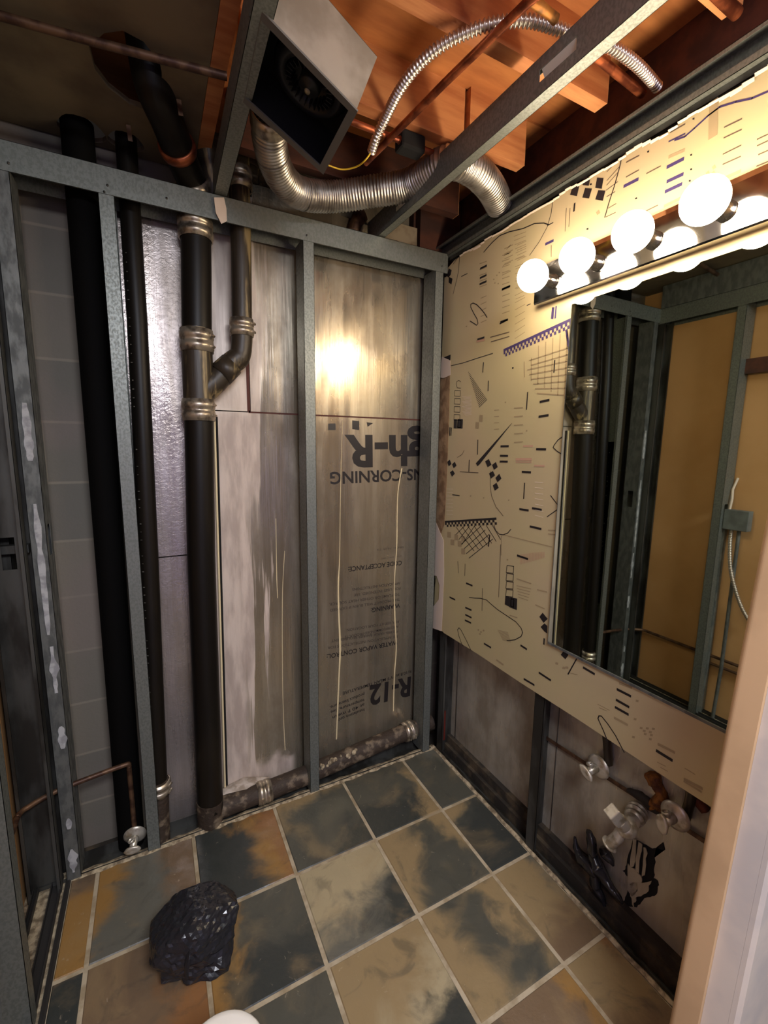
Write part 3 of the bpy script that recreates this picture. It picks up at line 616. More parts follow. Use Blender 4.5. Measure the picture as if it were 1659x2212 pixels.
# ============================================================ RIGHT WALL: BOARD, MIRROR
mb = MB()
lo = .639; pts = [(0.0,.642)]
bottom = [(.03,.67),(0.0,.655),(-.02,.648),(-.06,lo),(-.3,lo+.004),(-.55,lo),(-.8,lo+.002),(-1.1,lo-.002),(-1.45,lo)]
top = [(-1.45,2.262)]
for k in range(26):
    y = -1.42+k*.055; top.append((y, 2.285+.012*noise.noise(V(y*14,0,0))+ (.004 if k % 3 else -.004)))
left = [(.028,2.26),(.03,1.6),(.028,.9)]
outline = bottom+top+left
BD = thing('wallpaper_board', 'large cream wallpapered board on the right wall printed with black geometric marks', 'board', (0,-.7,.64))
boardmb = MB(); boardmb.prism([V(0, y, z) for y, z in outline], (.013,0,0))
pc = {'k': (30,24,26), 'p': (62,50,92), 'g': (158,138,104), 't': (190,150,124), 'w': (226,210,186), 'b': (92,76,62)}
PM = {k: mat('wallpaper_ink_'+k, c, rough=.5) for k, c in pc.items()}
keys = list(PM); prints = MB()
def inv(px, py): return at(px, py, 'x', -.0007)
def cr(x0, y0, s): return lambda x, y: (x0+x/s, y0+y/s)
c7 = cr(940,540,3.352); c3 = cr(930,500,2.2757); c4 = cr(930,1150,2.2757); c2 = cr(830,0,2.001); c5 = cr(1080,350,2.865); fu = lambda x, y: (x, y)
def st(cf, pts, w=.0022, k='k', depth=0.0):
    ribbon(prints, [cf(*p) for p in pts], w, 'x', -.0007-depth, keys.index(k))
def po(cf, pts, k='k'):
    prints.add([inv(*cf(*p)) for p in pts], [tuple(range(len(pts)))], keys.index(k))
def dash(cf, lst, w=.006, k='k'):
    for a in lst: st(cf, [(a[0],a[1]),(a[2],a[3])], w, k)
# --- crop 7 marks (left part of the board)
po(c7, [(62,125),(78,128),(90,165),(100,135),(120,145),(112,180),(100,195),(126,208),(118,250),(98,235),(100,200),(86,190),(70,200),(62,180)])
st(c7, [(178,45),(168,160),(150,240),(130,318)], .0022); dash(c7, [(160,60,128,105)], .002)
dash(c7, [(328,135,372,113),(326,203,370,182),(324,247,370,227),(486,285,537,263),(474,522,524,504),(308,648,354,633)], .0075)
dash(c7, [(190,192,233,170),(664,402,690,390)], .003)
for (a, b, n, x0, x1) in ((90,300,5,322,372),(340,560,5,330,370)):
    for i in range(n): y = a+(b-a)*i/n; st(c7, [(x0,y+10),(x1,y-8)], .003, 'g')
for i in range(11): st(c7, [(486,40+i*42),(538,22+i*42)], .003, 'g'); 
for i in range(12): st(c7, [(578,70+i*52),(650,44+i*50)], .0022, 'g')
st(c7, spline_pts := [(252,514),(275,528),(300,545),(310,532),(304,500),(280,460),(258,415),(258,392),(275,384),(300,395),(330,425),(355,455),(376,488)], .0035)
dash(c7, [(302,662,356,650)], .009, 't'); dash(c7, [(400,632,536,594),(405,665,536,626)], .0035, 'b')
dash(c7, [(843,495,850,418),(851,496,858,418),(869,492,876,410)], .006, 'p')
# checker borders + grids
def border(cf, a, b, w, n, flip=1, k='p'):
    A_, B_ = inv(*cf(*a)), inv(*cf(*b)); d = (B_-A_); dn = d.normalized(); s_ = dn.cross(V(1,0,0)).normalized()*flip
    if s_.z > 0: s_ = -s_
    ki = keys.index(k); ww = w
    prints.add([A_, B_, B_+s_*ww, A_+s_*ww], [(0,1,2,3)], ki)
    for i in range(n):
        for row in (0, 1):
            if (i+row) % 2 == 0:
                q = A_+d*(i/n)+s_*ww*(1.0+row*1.15); prints.add([q, q+d/n, q+d/n+s_*ww*1.15, q+s_*ww*1.15], [(0,1,2,3)], ki)
border(c7, (495,718), (1005,482), .009, 36); 
# pale grid in front of mirror
for i in range(7):
    st(c7, [(645+i*52,810-i*28-60*(i>1)),(648+i*46+2*i,920+i*26)], .0035, 'g')
for i in range(8):
    st(c7, [(640+i*14-(40 if i<2 else 0)*-1,820+i*34-20),(990-i*8,700+i*50)], .0035, 'g')
st(c7, [(950,580),(966,700),(980,800)], .008, 'p')
po(c7, [(57,780),(112,757),(110,795),(98,806),(96,790),(80,800),(62,800)]); st(c7, [(115,838),(200,818),(300,785),(418,748)], .0028)
dash(c7, [(350,815,345,885),(385,948,383,1020),(866,798,860,886),(670,1030,661,1155),(309,1376,306,1480),(247,1520,244,1604),(648,1688,641,1800)], .0045)
dash(c7, [(107,1286,104,1342),(117,1288,114,1342)], .006); 
dash(c7, [(760,1100,824,1086),(752,1207,818,1196),(476,1422,530,1421),(472,1490,525,1491),(470,1532,523,1533),(734,1442,800,1443),(630,1606,691,1610),(612,1876,674,1886),(704,1870,769,1881),(688,2002,766,2020)], .0075)
dash(c7, [(125,1772,176,1779)], .004)
dash(c7, [(640,1420,705,1420),(585,1520,697,1520),(720,1562,790,1564)], .006, 't'); dash(c7, [(585,1536,697,1536),(585,1510,697,1510)], .004, 't')
# long wedge
po(c7, [(558,1252),(552,1256),(294,1545),(306,1566),(322,1552)])
# striped triangle
for i in range(24):
    t_i = i/23; a = (237+(318-237)*t_i, 875+(1138-875)*t_i); b = (237+(375-237)*t_i, 875+(1082-875)*t_i)
    if i > 0: st(c7, [a, b], .0026)
# squares chain
for i in range(4): 
    y = 1017+i*58; x = 142-i*1.5; st(c7, [(x,y),(x+42,y+2),(x+40,y+42),(x-2,y+40),(x,y)], .002)
st(c7, [(186,955),(170,943),(155,955),(152,975),(160,998),(185,1000)], .002)
po(c7, [(136,1226),(158,1226),(156,1293),(134,1292)]); po(c7, [(162,1224),(201,1226),(198,1293),(158,1292)]); 
st(c7, [(166,1232),(188,1233),(186,1286),(163,1285),(166,1232)], .003, 'g')
po(c7, [(322,1194),(345,1196),(342,1244),(318,1242)], 'g'); po(c7, [(294,1246),(318,1248),(315,1293),(291,1291)], 'g')
# diamond chains
for q in ([(362,1530),(388,1513),(408,1555),(380,1573)],[(412,1556),(440,1535),(453,1572),(426,1592)],[(390,1618),(418,1600),(434,1632),(405,1655)],[(436,1650),(464,1620),(480,1655),(452,1682)],[(417,1705),(444,1685),(460,1722),(432,1743)],
          [(86,1535),(106,1518),(118,1550),(98,1566)],[(122,1552),(142,1533),(155,1562),(134,1580)],[(107,1610),(128,1594),(143,1620),(122,1642)]): po(c7, q)
st(c7, spl := [(400,1600),(398,1700),(408,1780),(440,1860),(492,1925)], .0025, 'b'); dash(c7, [(180,1606,312,1613)], .003, 'b')
st(c7, [(210,1450),(195,1480),(160,1502)], .002, 'b')
st(c7, [(932,1343),(890,1375),(862,1412),(854,1430),(880,1455),(918,1480)], .003); dash(c7, [(836,1778,884,1842),(884,1880,810,1932)], .003)
border(c7, (70,1962), (443,1937), .0085, 28, 1, 'k')
for i in range(7): st(c7, [(150+i*44,2005-i*2),(262+i*32+20,2190-i*14-10)], .0028)
for i in range(7): st(c7, [(215+i*36,1996),(150+i*22,2060+i*36)] if i < 3 else [(250+i*28,1996+(i-3)*32),(190+(i-3)*18,2130+(i-3)*34)], .0028)
st(c7, [(425,1992),(438,2030),(465,2058),(492,2062),(525,2050),(548,2022)], .003)
dash(c7, [(395,2065,386,2145)], .006)
for (x, y) in ((88,2040),(140,2058),(112,2095),(165,2105),(190,2160),(190,2070)): po(c7, [(x,y),(x+26,y+4),(x+26,y+44),(x,y+40)], 'g')
dash(c7, [(480,2070,478,2210)], .003, 'g'); dash(c7, [(492,2062,845,2150)], .003, 'g')
for i in range(16):
    y = 1060+i*9; st(c7, [(195+ (i%4)*8,y+2),(262,y-4)], .0016, 'w')
for i in range(8): st(c7, [(82,1730+i*26),(128,1732+i*26)], .0016, 'w')
for i in range(7): st(c7, [(722,1680+i*40),(782,1684+i*42)], .0018, 'w')
for i in range(5): st(c7, [(572,1145+i*62),(634,1140+i*62)], .003, 'g')
for i in range(4): st(c7, [(428,1160+i*46),(462,1158+i*46)], .002, 'g')
st(c7, [(820,2028),(868,2032)], .004, 'g'); st(c7, [(820,2056),(868,2062)], .004, 'g')
for (x, y) in ((442,180),(420,210),(452,240),(428,236),(460,160),(222,550),(252,1778),(346,1792),(528,1808),(504,1100),(658,1305)): po(c7, [(x,y),(x+9,y-3),(x+9,y+7),(x,y+9)], 'g')
po(c7, [(556,850),(568,847),(568,858),(557,861)])
# --- lower part (crop 4)
st(c4, [(0,30),(12,40),(28,120),(30,200),(20,270),(4,340)], .0028); dash(c4, [(5,200,30,190),(2,235,28,228),(0,270,22,262)], .002)
dash(c4, [(427,114,478,131),(176,250,205,262),(95,319,120,331),(172,370,200,382),(172,405,200,419),(170,432,198,445),(264,547,296,566),(444,556,472,574),(460,721,509,750),(534,690,590,727),(752,665,805,696),(918,772,983,805),(914,824,974,858),(909,860,971,895)], .0075)
dash(c4, [(1112,1074,1186,1120)], .0085)
st(c4, [(190,320),(215,323),(245,324),(275,332),(300,355),(330,380),(375,410),(420,440),(445,470),(453,492),(445,512),(415,528),(385,532),(375,531)], .0032)
for i in range(4):
    y = 163+i*39; st(c4, [(376-i,y),(409-i,y+4),(407-i,y+38),(372-i,y+34),(376-i,y)], .0026)
po(c4, [(368,312),(392,320),(388,366),(365,354)]); po(c4, [(392,318),(426,326),(424,382),(388,368)]); st(c4, [(396,326),(410,330),(408,368),(394,362),(396,326)], .003, 'g')
po(c4, [(535,415),(551,395),(576,425),(556,445)]); po(c4, [(541,465),(560,447),(574,460),(573,497),(560,488)]); dash(c4, [(559,523,557,550)], .006)
st(c4, [(200,582),(178,535),(150,480),(140,469),(133,478),(138,505),(152,545),(160,560)], .003)
st(c4, [(872,1030),(850,975),(823,915),(828,902),(840,903),(870,940),(910,1000),(952,1082)], .0035)
dash(c4, [(718,622,676,697)], .004, 'k'); po(c4, [(640,602),(652,585),(680,590),(676,606),(663,624)])
for i in range(12): st(c4, [(430,105+i*2),(430,108+i*2)], .001, 'g')
for i in range(22): x = 441+i*5.6; st(c4, [(x,108-i*.6),(x,158-i*1.6)], .0018, 't')
dash(c4, [(134,143,137,200),(170,155,168,213),(255,275,253,385),(345,60,335,318)], .0028, 'b')
for i in range(5): st(c4, [(424+i*2,262+i*14),(494-i*4,278+i*14)], .0025, 'g')
dash(c4, [(424,228,494,252),(525,282,572,293),(390,408,426,420),(516,356,560,376)], .004, 'g')
dash(c4, [(325,628,357,650),(930,742,988,764),(905,912,967,946),(1120,1042,1198,1082),(1248,1214,1334,1260)], .007, 'g'); dash(c4, [(1246,1224,1330,1276)], .005, 'g')
for (x, y) in ((1030,955),(1045,970),(1060,957),(1075,975),(1090,960),(1050,985),(1080,990),(1075,1010),(1010,822),(1000,912),(992,1000),(615,638),(650,660),(665,658)): po(c4, [(x,y),(x+13,y+3),(x+11,y+13),(x-2,y+10)], 'g')
dash(c4, [(822,845,880,875),(830,862,866,878),(1115,1130,1155,1150),(1130,1155,1165,1175),(1250,1160,1300,1190),(680,690,722,700)], .002, 'g')
for i in range(9): st(c4, [(330+i*3,480+i*6),(380+i*2,492+i*6)], .0016, 'g')
for (x, y) in ((232,475),(245,485),(258,478),(240,495),(375,130),(1100,810)): po(c4, [(x,y),(x+7,y+2),(x+6,y+9),(x-1,y+7)], 'g')
# --- upper part (crop 2, crop 5)
def sqs(cf, lst, k='k'):
    for q in lst: po(cf, q, k)
sqs(c2, [[(865,763),(892,766),(884,803),(857,800)],[(920,768),(948,770),(940,816),(912,812)],[(815,802),(843,804),(833,848),(803,842)],[(868,813),(898,815),(885,858),(856,854)],[(925,822),(956,824),(945,868),(912,862)]])
st(c2, [(1030,660),(1018,720),(996,800),(970,880),(953,940)], .003, 'k')
dash(c2, [(963,742,1022,680),(963,780,1015,722),(962,800,1010,745),(960,822,1010,785),(962,850,998,828),(968,900,1002,880),(958,938,1000,918)], .0022, 'b')
dash(c2, [(1037,805,1096,775),(1224,722,1292,687),(1224,784,1290,753),(1216,828,1284,796),(698,1055,730,1040)], .008, 'p')
dash(c2, [(1125,915,1182,887),(1470,550,1545,514),(1468,596,1544,560),(1465,666,1542,628),(1464,710,1540,676),(1237,572,1300,536),(1046,702,1102,672),(1046,765,1100,735),(1612,602,1659,580),(1612,630,1659,608),(1618,668,1659,650),(1610,718,1659,698),(1134,750,1194,718)], .0028, 'b')
dash(c2, [(1232,678,1295,650),(1212,890,1284,855),(1470,770,1538,740)], .007, 'g'); dash(c2, [(1424,440,1420,585)], .018, 'g')
st(c2, [(1256,606),(1300,590),(1340,555),(1400,500),(1450,462),(1520,440),(1590,425),(1659,395)], .004, 'p'); dash(c2, [(1230,612,1300,578)], .003, 'p')
st(c2, [(430,1090),(465,1050),(500,1018),(540,1002),(600,988),(650,966),(690,964),(712,972)], .0032); dash(c2, [(705,975,730,962)], .003)
st(c2, [(728,870),(722,920),(705,980),(670,1045),(628,1104)], .0022)
for i in range(5): st(c2, [(560+i*2,1022+i*18),(612,1002+i*18)], .002, 'g')
for i in range(4): st(c2, [(520,1075+i*22),(556,1058+i*22)], .003, 'g'); st(c2, [(575,1060+i*22),(614,1042+i*22)], .0022, 'g')
dash(c2, [(787,900,782,1000),(803,900,798,980),(722,1060,722,1110)], .002, 'b'); dash(c2, [(823,880,820,912)], .006)
for (x, y) in ((1140,654),(1336,512),(1326,668),(1326,730),(1320,780),(880,770),(878,988),(1088,856),(892,795)): po(c2, [(x-4,y),(x+4,y-4),(x+5,y+4),(x-3,y+6)])
for (x, y) in ((1425,722),(1398,748),(1422,748),(924,918)): po(c2, [(x-9,y),(x+4,y-12),(x+10,y+2),(x-3,y+12)], 'g')
dash(c5, [(40,540,68,512),(24,580,68,556),(20,640,66,620),(14,700,66,674)], .003, 'g')
for i in range(5): st(c5, [(98,600+i*62),(150,578+i*62)], .0022, 'g')
dash(c5, [(14,790,62,768),(0,1000,48,975)], .006); st(c5, [(1500,95),(1560,70),(1659,30)], .003, 'b')
_b = len(boardmb.v); boardmb.v += prints.v; boardmb.f += [[i+_b for i in f] for f in prints.f]; boardmb.m += [i+1 for i in prints.m]; boardmb.sm += prints.sm
boardmb.build('board', [M['wallpaper']]+[PM[k] for k in keys], BD, fix=False)
# torn edge patches on the left side of the board
def patch(name, pts, m_, lab, dx=.0016, th=.0008):
    m2 = MB(); m2.prism([at(*c7(*p), 'x', -dx) for p in pts], (th,0,0)); q = m2.build(name, M[m_], BD); q['label'] = lab
patch('torn_edge', [(24,926),(60,932),(106,905),(100,1200),(90,1480),(82,1700),(66,1990),(40,2060),(0,2100),(0,1500),(10,1200)], 'gyp', 'torn brown gypsum edge', .0016)
patch('torn_paper', [(48,772),(108,800),(112,905),(60,928),(24,922),(40,830)], 'paper_w', 'curled pale paper flap', .003)
m2 = MB(); m2.prism([at(*c4(*p), 'x', -.0022) for p in ((22,-60),(64,40),(66,200),(58,400),(54,486),(8,470),(2,380),(40,330),(44,260),(30,215),(10,210),(14,20))], (.0008,0,0)); q = m2.build('torn_paper', M['paper_w'], BD); q['label'] = 'pale bare paper strip'
# curled paper along torn top edge
m2 = MB()
for k in range(60):
    y0 = -.08-k*.022; y1 = y0-.0225; z0 = 2.283+.012*noise.noise(V(y0*14,0,0)); 
    w0 = .002+.008*max(0, noise.noise(V(y0*9,5,0))); m2.add([V(-.001,y0,z0-w0), V(-.001,y1,z0-w0*.9), V(-.004,y1,z0+.002), V(-.004,y0,z0+.003)], [(0,1,2,3)])
q = m2.build('torn_paper', M['paper_w'], BD, fix=False); q['label'] = 'torn curled top paper edge'
for (c_, lab) in (((1415,845),'k'),):
    pass
# mirror
MR = thing('mirror', 'large rectangular mirror with thin edges mounted on the wallpapered right wall', 'mirror', (0,-1.0,.86))
mb = MB(); mz0, mz1, my = .850, 1.943, -.668
mb.box((-.0065,-1.62,mz0), (-.0015,my,mz1)); mb.build('glass', M['mirror'], MR)
mb = MB(); mb.box((-.0085,-1.62,mz0-.005), (0,my,mz0+.003)); mb.box((-.0065,my,mz0), (0,my+.002,mz1)); mb.build('edge_channel', M['galv_old'], MR)
# black desilvered patches on the lower edge
# ============================================================ VANITY LIGHT
VL = thing('vanity_light', 'chrome strip vanity light with round lit globe bulbs above the mirror', 'light fixture', (0,-.9,2.0))
mb = MB(); sy0, sy1 = -.535, -1.42; sz0, sz1 = 1.972, 2.088
prof = [(-.001,sz0),(-.028,sz0),(-.031,sz0+.004),(-.031,sz1-.016),(-.022,sz1),(-.001,sz1)]
mb.add([V(x,sy0,z) for x,z in prof]+[V(x,sy1,z) for x,z in prof], [tuple(range(6)), tuple(range(6,12))[::-1]]+[(i,i+1,7+i,6+i) for i in range(5)]); mb.build('strip_housing', M['chrome'], VL)
for k in range(5):
    y = -.611-.1575*k; z = 2.022
    mb = MB(); mb.lathe((-.031,y,z), (-1,0,0), [(0,.021),(.006,.021),(.006,.0185),(.030,.0175),(.031,.0165),(.044,.016),(.046,.012)], 28); s_ = mb.build('socket', M['darkchrome'], VL)
    mb = MB(); R0 = .0455; c = V(-.031-.046-R0*.86, y, z); prof = [(0.0, .014)]
    a0 = math.asin(.014/R0); pr_ = []
    for q in range(19):
        a = a0+(math.pi-a0)*q/18; pr_.append((R0*(1-0)-R0*math.cos(a), R0*math.sin(a)))
    mb.lathe(V(-.031-.046, y, z)+V(0.002,0,0), (-1,0,0), [(h-R0*(1-math.cos(a0)), r) for h, r in pr_], 32); mb.build('globe_bulb', M['bulb'], VL)
# ============================================================ RIGHT WALL PLUMBING
ms = MB(); ms.bar((.088,-.56,.420), (.088,-1.5,.492), .002, .014, (0,0,1)); tag(ms.build('steel_strap', M['copperold']), 'thin rusty perforated strap running level across the grimy foil behind the sink valves', 'strap')
stop_valve('left pale metal stop valve under the wallpaper board', tuple(at(1293,1656,'x',.07)), (-1,0,0), 1.15, 60)
stop_valve('right pale metal stop valve, beside the door jamb, its oval handle upright', tuple(at(1459,1762,'x',.05)), (-1,0,0), 1.15, 10)
for (a, b, lab) in (((1310,1585),(1315,1650),'dark supply riser above the left stop valve'),((1492,1725),(1480,1768),'dark supply riser above the right stop valve')):
    mb = MB(); pa, pb = at(*a,'x',.075), at(*b,'x',.085); mb.tube([pa+V(0,0,.1), pa, pb], .013, 14); tag(mb.build('supply_riser', M['castdark']), lab, 'pipe')
DT = thing('drain_trap', 'pale metal sink drain trap elbow sticking out of the foil between the two valves', 'drain fitting', (.06,-.96,.40))
w0 = at(1378,1752,'x',.085); e0 = at(1354,1791,'x',-.005); 
mb = MB(); ax_ = (e0-w0).normalized()
mb.lathe(w0-ax_*.01, ax_, [(0,.018),(.012,.030),(.016,.030),(.018,.024),(.024,.024),(.026,.030),(.031,.030),(.033,.023),(.042,.023),(.044,.028),(.05,.026),(.055,.020)], 30); mb.build('slip_nut', M['whitemet'], DT)
mb = MB(); mb.tube(spline([w0+ax_*.035, w0.lerp(e0,.75), e0], 6), [.021,.021,.021,.022,.022,.023,.023,.024,.025,.026,.027,.027,.026], 26)
mb.lathe(e0, (0,0,1), [(-.026,.0),(-.022,.014),(-.012,.024),(0,.027),(.012,.024),(.022,.014),(.026,0)], 24); mb.build('elbow', M['whitemet'], DT)
cp_ = at(1322,1754,'x',-.055); mb = MB(); d_ = (cp_-e0); mb.tube([e0, e0+d_*.55], .020, 20); dn = d_.normalized(); u_ = V(0,0,1)-dn*dn.z; u_.normalize(); v_ = dn.cross(u_)
mb.obox(e0+d_*.8, u_*.036, v_*.036, d_*.55); mb.build('clean_out_cap', M['whitemet'], DT, bevel=.003)
tp = at(1316,1824,'x',-.03); mb = MB(); mb.tube([e0+V(-.004,0.01,-.01), e0.lerp(tp,.5)+V(0,0,.0), tp], [.017,.0165,.0165], 22, caps=False); dn = (tp-e0).normalized(); mb.lathe(tp-dn*.004, dn, [(0,.0165),(0,.0225),(.004,.0235),(.007,.021),(.007,.0150),(-.03,.0145)], 26); mb.build('open_tailpiece', M['whitemet'], DT)
# torn hole in foil: dark cavity with hanging slats + torn flaps
HO = thing('wall_hole', 'ragged dark hole torn in the foil board below the drain trap', 'hole', (.09,-1.0,.2))
c6 = cr(1200,1550,4.1475)
def poly6(pts, x, th, m_, nm, lab=None):
    rp = []
    for i in range(len(pts)):
        a, b = V(*pts[i], 0), V(*pts[(i+1) % len(pts)], 0)
        for k in range(5):
            p = a.lerp(b, k/5); rp.append((p.x+16*noise.noise(p*.035+V(0,0,1)), p.y+16*noise.noise(p*.035+V(0,0,9))))
    m2 = MB(); m2.prism([at(*c6(*p), 'x', x) for p in rp], (th,0,0)); q = m2.build(nm, M[m_], HO)
    if lab: q['label'] = lab
poly6([(690,1075),(840,1165),(975,1190),(965,1120),(900,1170),(890,1300),(880,1440),(925,1470),(905,1590),(800,1620),(720,1700),(600,1680),(640,1560),(660,1450),(600,1380),(640,1320)], .0970, .0006, 'black', 'cavity', 'dark cavity')
for q in ([(690,1080),(722,1095),(700,1340),(668,1340)],[(740,1110),(775,1140),(745,1400),(715,1370)],[(790,1160),(812,1165),(800,1420),(770,1430)],[(650,1310),(780,1440),(730,1560),(680,1600),(640,1540)],[(680,1480),(850,1470),(830,1560),(720,1620),(700,1700),(670,1600)]): poly6(q, .090, .003, 'foild', 'torn_flap', 'torn foil flap')
# amber foam and rust patches above the trap
AF = thing('foam_patch', 'amber spray foam lump and broken wood under the board edge above the drain trap', 'foam', (.09,-.98,.5))
mb = MB()
pth = [at(*c6(*p), 'x', .088) for p in ((870,490),(900,600),(960,700),(900,780),(860,770))]; mb.tube(spline(pth, 5), [.008]+[.017+.003*math.sin(k*.7) for k in range(19)]+[.006], 18, jit=.6); mb.build('foam', M['amber'], AF)
pth = [at(*c6(*p), 'x', .088) for p in ((1230,690),(1290,760),(1360,850))]; mb = MB(); mb.tube(spline(pth, 5), [.006]+[.012]*9+[.003], 12, jit=.4); mb.build('foam', mat('dark_red_foam', (96,44,22), (60,24,14), .8, 0, 30), AF)
mb = MB(); pth = [at(*c6(*p), 'x', .090) for p in ((640,650),(760,700),(860,790),(930,860))]; mb.tube(spline(pth, 4), [.005,.008,.010,.012,.012,.012,.013,.013,.014,.012,.010,.008,.004], 10, jit=.5); mb.build('broken_edge', M['soot'], AF)
# black rag
RG = thing('black_plastic_rag', 'shredded black plastic rag hanging on the grimy foil below the drain trap', 'rag', (.08,-.9,.25))
mb = MB()
for pts, rr, x in (([(300,1020),(320,1100),(330,1190),(335,1235)], [.012,.019,.019,.010], .045),([(175,1075),(190,1170),(240,1260),(320,1340),(370,1420)], [.006,.014,.024,.026,.020], .070),
        ([(330,1200),(370,1330),(440,1440),(500,1530),(560,1600),(600,1670)], [.016,.028,.022,.018,.012,.004], .062),([(420,1160),(450,1220),(500,1290),(515,1330)], [.012,.020,.012,.003], .062),
        ([(350,1380),(360,1500),(410,1600),(445,1700)], [.018,.022,.016,.006], .070)):
    P3 = spline([at(*c6(*p), 'x', x) for p in pts], 5); RR = [];
    for i in range(len(P3)):
        f_ = i/(len(P3)-1)*(len(rr)-1); k = min(int(f_), len(rr)-2); RR.append(lerp(rr[k], rr[k+1], f_-k))
    mb.tube(P3, [r_*1.35 for r_ in RR], 16, squash=.6, jit=.35)
mb.build('plastic', M['bag'], RG)

# ============================================================ BLACK BAG ON FLOOR
BG = thing('black_plastic_bag', 'crumpled shiny black plastic bag sitting on the slate floor at the left', 'bag', (-1.135,-.42,0))
bm = bmesh.new(); bmesh.ops.create_icosphere(bm, subdivisions=5, radius=1)
random.seed(21)
planes = []
for k in range(46):   # taut facets: the bag surface is the inside of many tilted planes
    d_ = V(random.gauss(0,1), random.gauss(0,1), random.gauss(.15,1)).normalized(); planes.append((d_, random.uniform(.80,1.0)))
for v in bm.verts:
    n_ = v.co.normalized(); r = 1.12
    for d_, h in planes:
        c_ = n_.dot(d_)
        if c_ > .2: r = min(r, h/c_)
    q = n_*1.9+V(4.1,2.2,.7)
    r *= 1-.07*abs(noise.noise(q*1.6))-.05*abs(noise.noise(q*4+V(2,0,0)))-.015*abs(noise.noise(q*10))
    z = n_.z*r
    v.co = V(n_.x*.142*r, n_.y*.126*r, max(.002, .075+z*.098))
    if v.co.z < .06: k = 1+.22*(1-v.co.z/.06)*(1+noise.noise(q*3)); v.co.x *= k; v.co.y *= k
me = bpy.data.meshes.new('bag_body'); bm.to_mesh(me); bm.free(); me.materials.append(M['bag']); o = bpy.data.objects.new('bag_body', me); COL.objects.link(o); o.parent = BG
mb = MB(); base = V(-1.135,-.42,0)+V(.0,-.02,.12)
pth = [V(-1.15,-.47,.135),V(-1.165,-.51,.105),V(-1.17,-.545,.06)]; mb.tube(spline(pth,5), [.012,.014,.016,.018,.018,.017,.014,.012,.009,.006,.002], 10, squash=.3, jit=.5, smooth=False); q = mb.build('loose_fold', M['bag'], BG)
# white bin under the camera
BK = thing('white_bin', 'round white plastic bin at the bottom edge of the photo, also seen in the mirror', 'bin', (-1.12,-.888,0))
mb = MB(); mb.lathe((-1.12,-.888,0), (0,0,1), [(0,0),(0,.066),(.2,.082),(.255,.084)], 40); mb.build('body', M['white'], BK)
mb = MB(); mb.lathe((-1.12,-.888,.252), (0,0,1), [(0,.086),(.004,.090),(.012,.090),(.016,.086),(.018,.076),(.020,.0)], 40); mb.build('lid', M['white'], BK)

# ============================================================ CEILING
# joists running left-right, cut ends on the right
def joist(name, lab, x0, x1, y0, z0=2.45, z1=2.607, w=.04, m_='wood'):
    r_ = thing(name, lab, 'joist', ((x0+x1)/2, y0, z0)); mb = MB(); mb.box((x0,y0,z0), (x1-.002,y0+w,z1)); mb.build('beam', M[m_], r_); mb = MB(); mb.box((x1-.002,y0,z0), (x1,y0+w,z1)); q = mb.build('cut_end', M['woodend'], r_); q['label'] = 'pale sawn end'
joist('wood_joist', 'orange wood joist behind the fan box, its cut end hanging over the duct', -.92, -.245, -.41)
joist('wood_joist', 'orange wood joist right of the diagonal channel, cut end low beside the duct', -.235, .0, -.425)
joist('wood_joist', 'orange wood joist crossing under the armoured cable, cut end near the right header', -.9, -.002, -.735)
joist('wood_joist', 'orange wood joist at the top right corner, its sawn end above the header channel', -.9, .004, -1.05, m_='wood')
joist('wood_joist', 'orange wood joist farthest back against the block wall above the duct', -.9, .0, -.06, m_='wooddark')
mb = MB(); mb.box((-.985,-1.6,2.45), (-.945,.15,2.607)); tag(mb.build('wood_beam', M['wood']), 'long orange beam along the edge of the brown ceiling board left of the fan', 'joist')
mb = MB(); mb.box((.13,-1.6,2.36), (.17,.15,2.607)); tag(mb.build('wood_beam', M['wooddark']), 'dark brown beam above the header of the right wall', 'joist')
# ceiling board with ragged holes (left)
hole = [at(*p, 'z', 2.45) for p in ((192,100),(225,72),(265,66),(310,90),(345,135),(350,160),(345,205),(325,240),(280,225),(235,190),(205,150))]
bm = bmesh.new()
def loop(pts):
    vs = [bm.verts.new((p.x, p.y, 2.45)) for p in pts]; return [bm.edges.new((vs[i], vs[(i+1) % len(vs)])) for i in range(len(vs))]
E_ = loop([V(-1.632,-1.6,0), V(-.986,-1.6,0), V(-.986,.16,0), V(-1.632,.16,0)])+loop(hole)
def circ(cx, cy, r): return [V(cx+math.cos(a)*r*(1+.1*math.sin(3*a)), cy+math.sin(a)*r, 0) for a in [k*math.pi/9 for k in range(18)]]
E_ += loop(circ(-1.305,.09,.062))+loop(circ(-1.188,.09,.05))
bmesh.ops.triangle_fill(bm, edges=E_, use_beauty=True)
res = bmesh.ops.extrude_face_region(bm, geom=list(bm.faces))
for v in [g_ for g_ in res['geom'] if isinstance(g_, bmesh.types.BMVert)]: v.co.z += .014
me = bpy.data.meshes.new('ceiling_board'); bm.to_mesh(me); bm.free(); me.materials.append(M['panel']); o = bpy.data.objects.new('ceiling_board', me); COL.objects.link(o)
tag(o, 'dull brown ceiling board at the upper left with a ragged hole around the drain elbow', 'board')
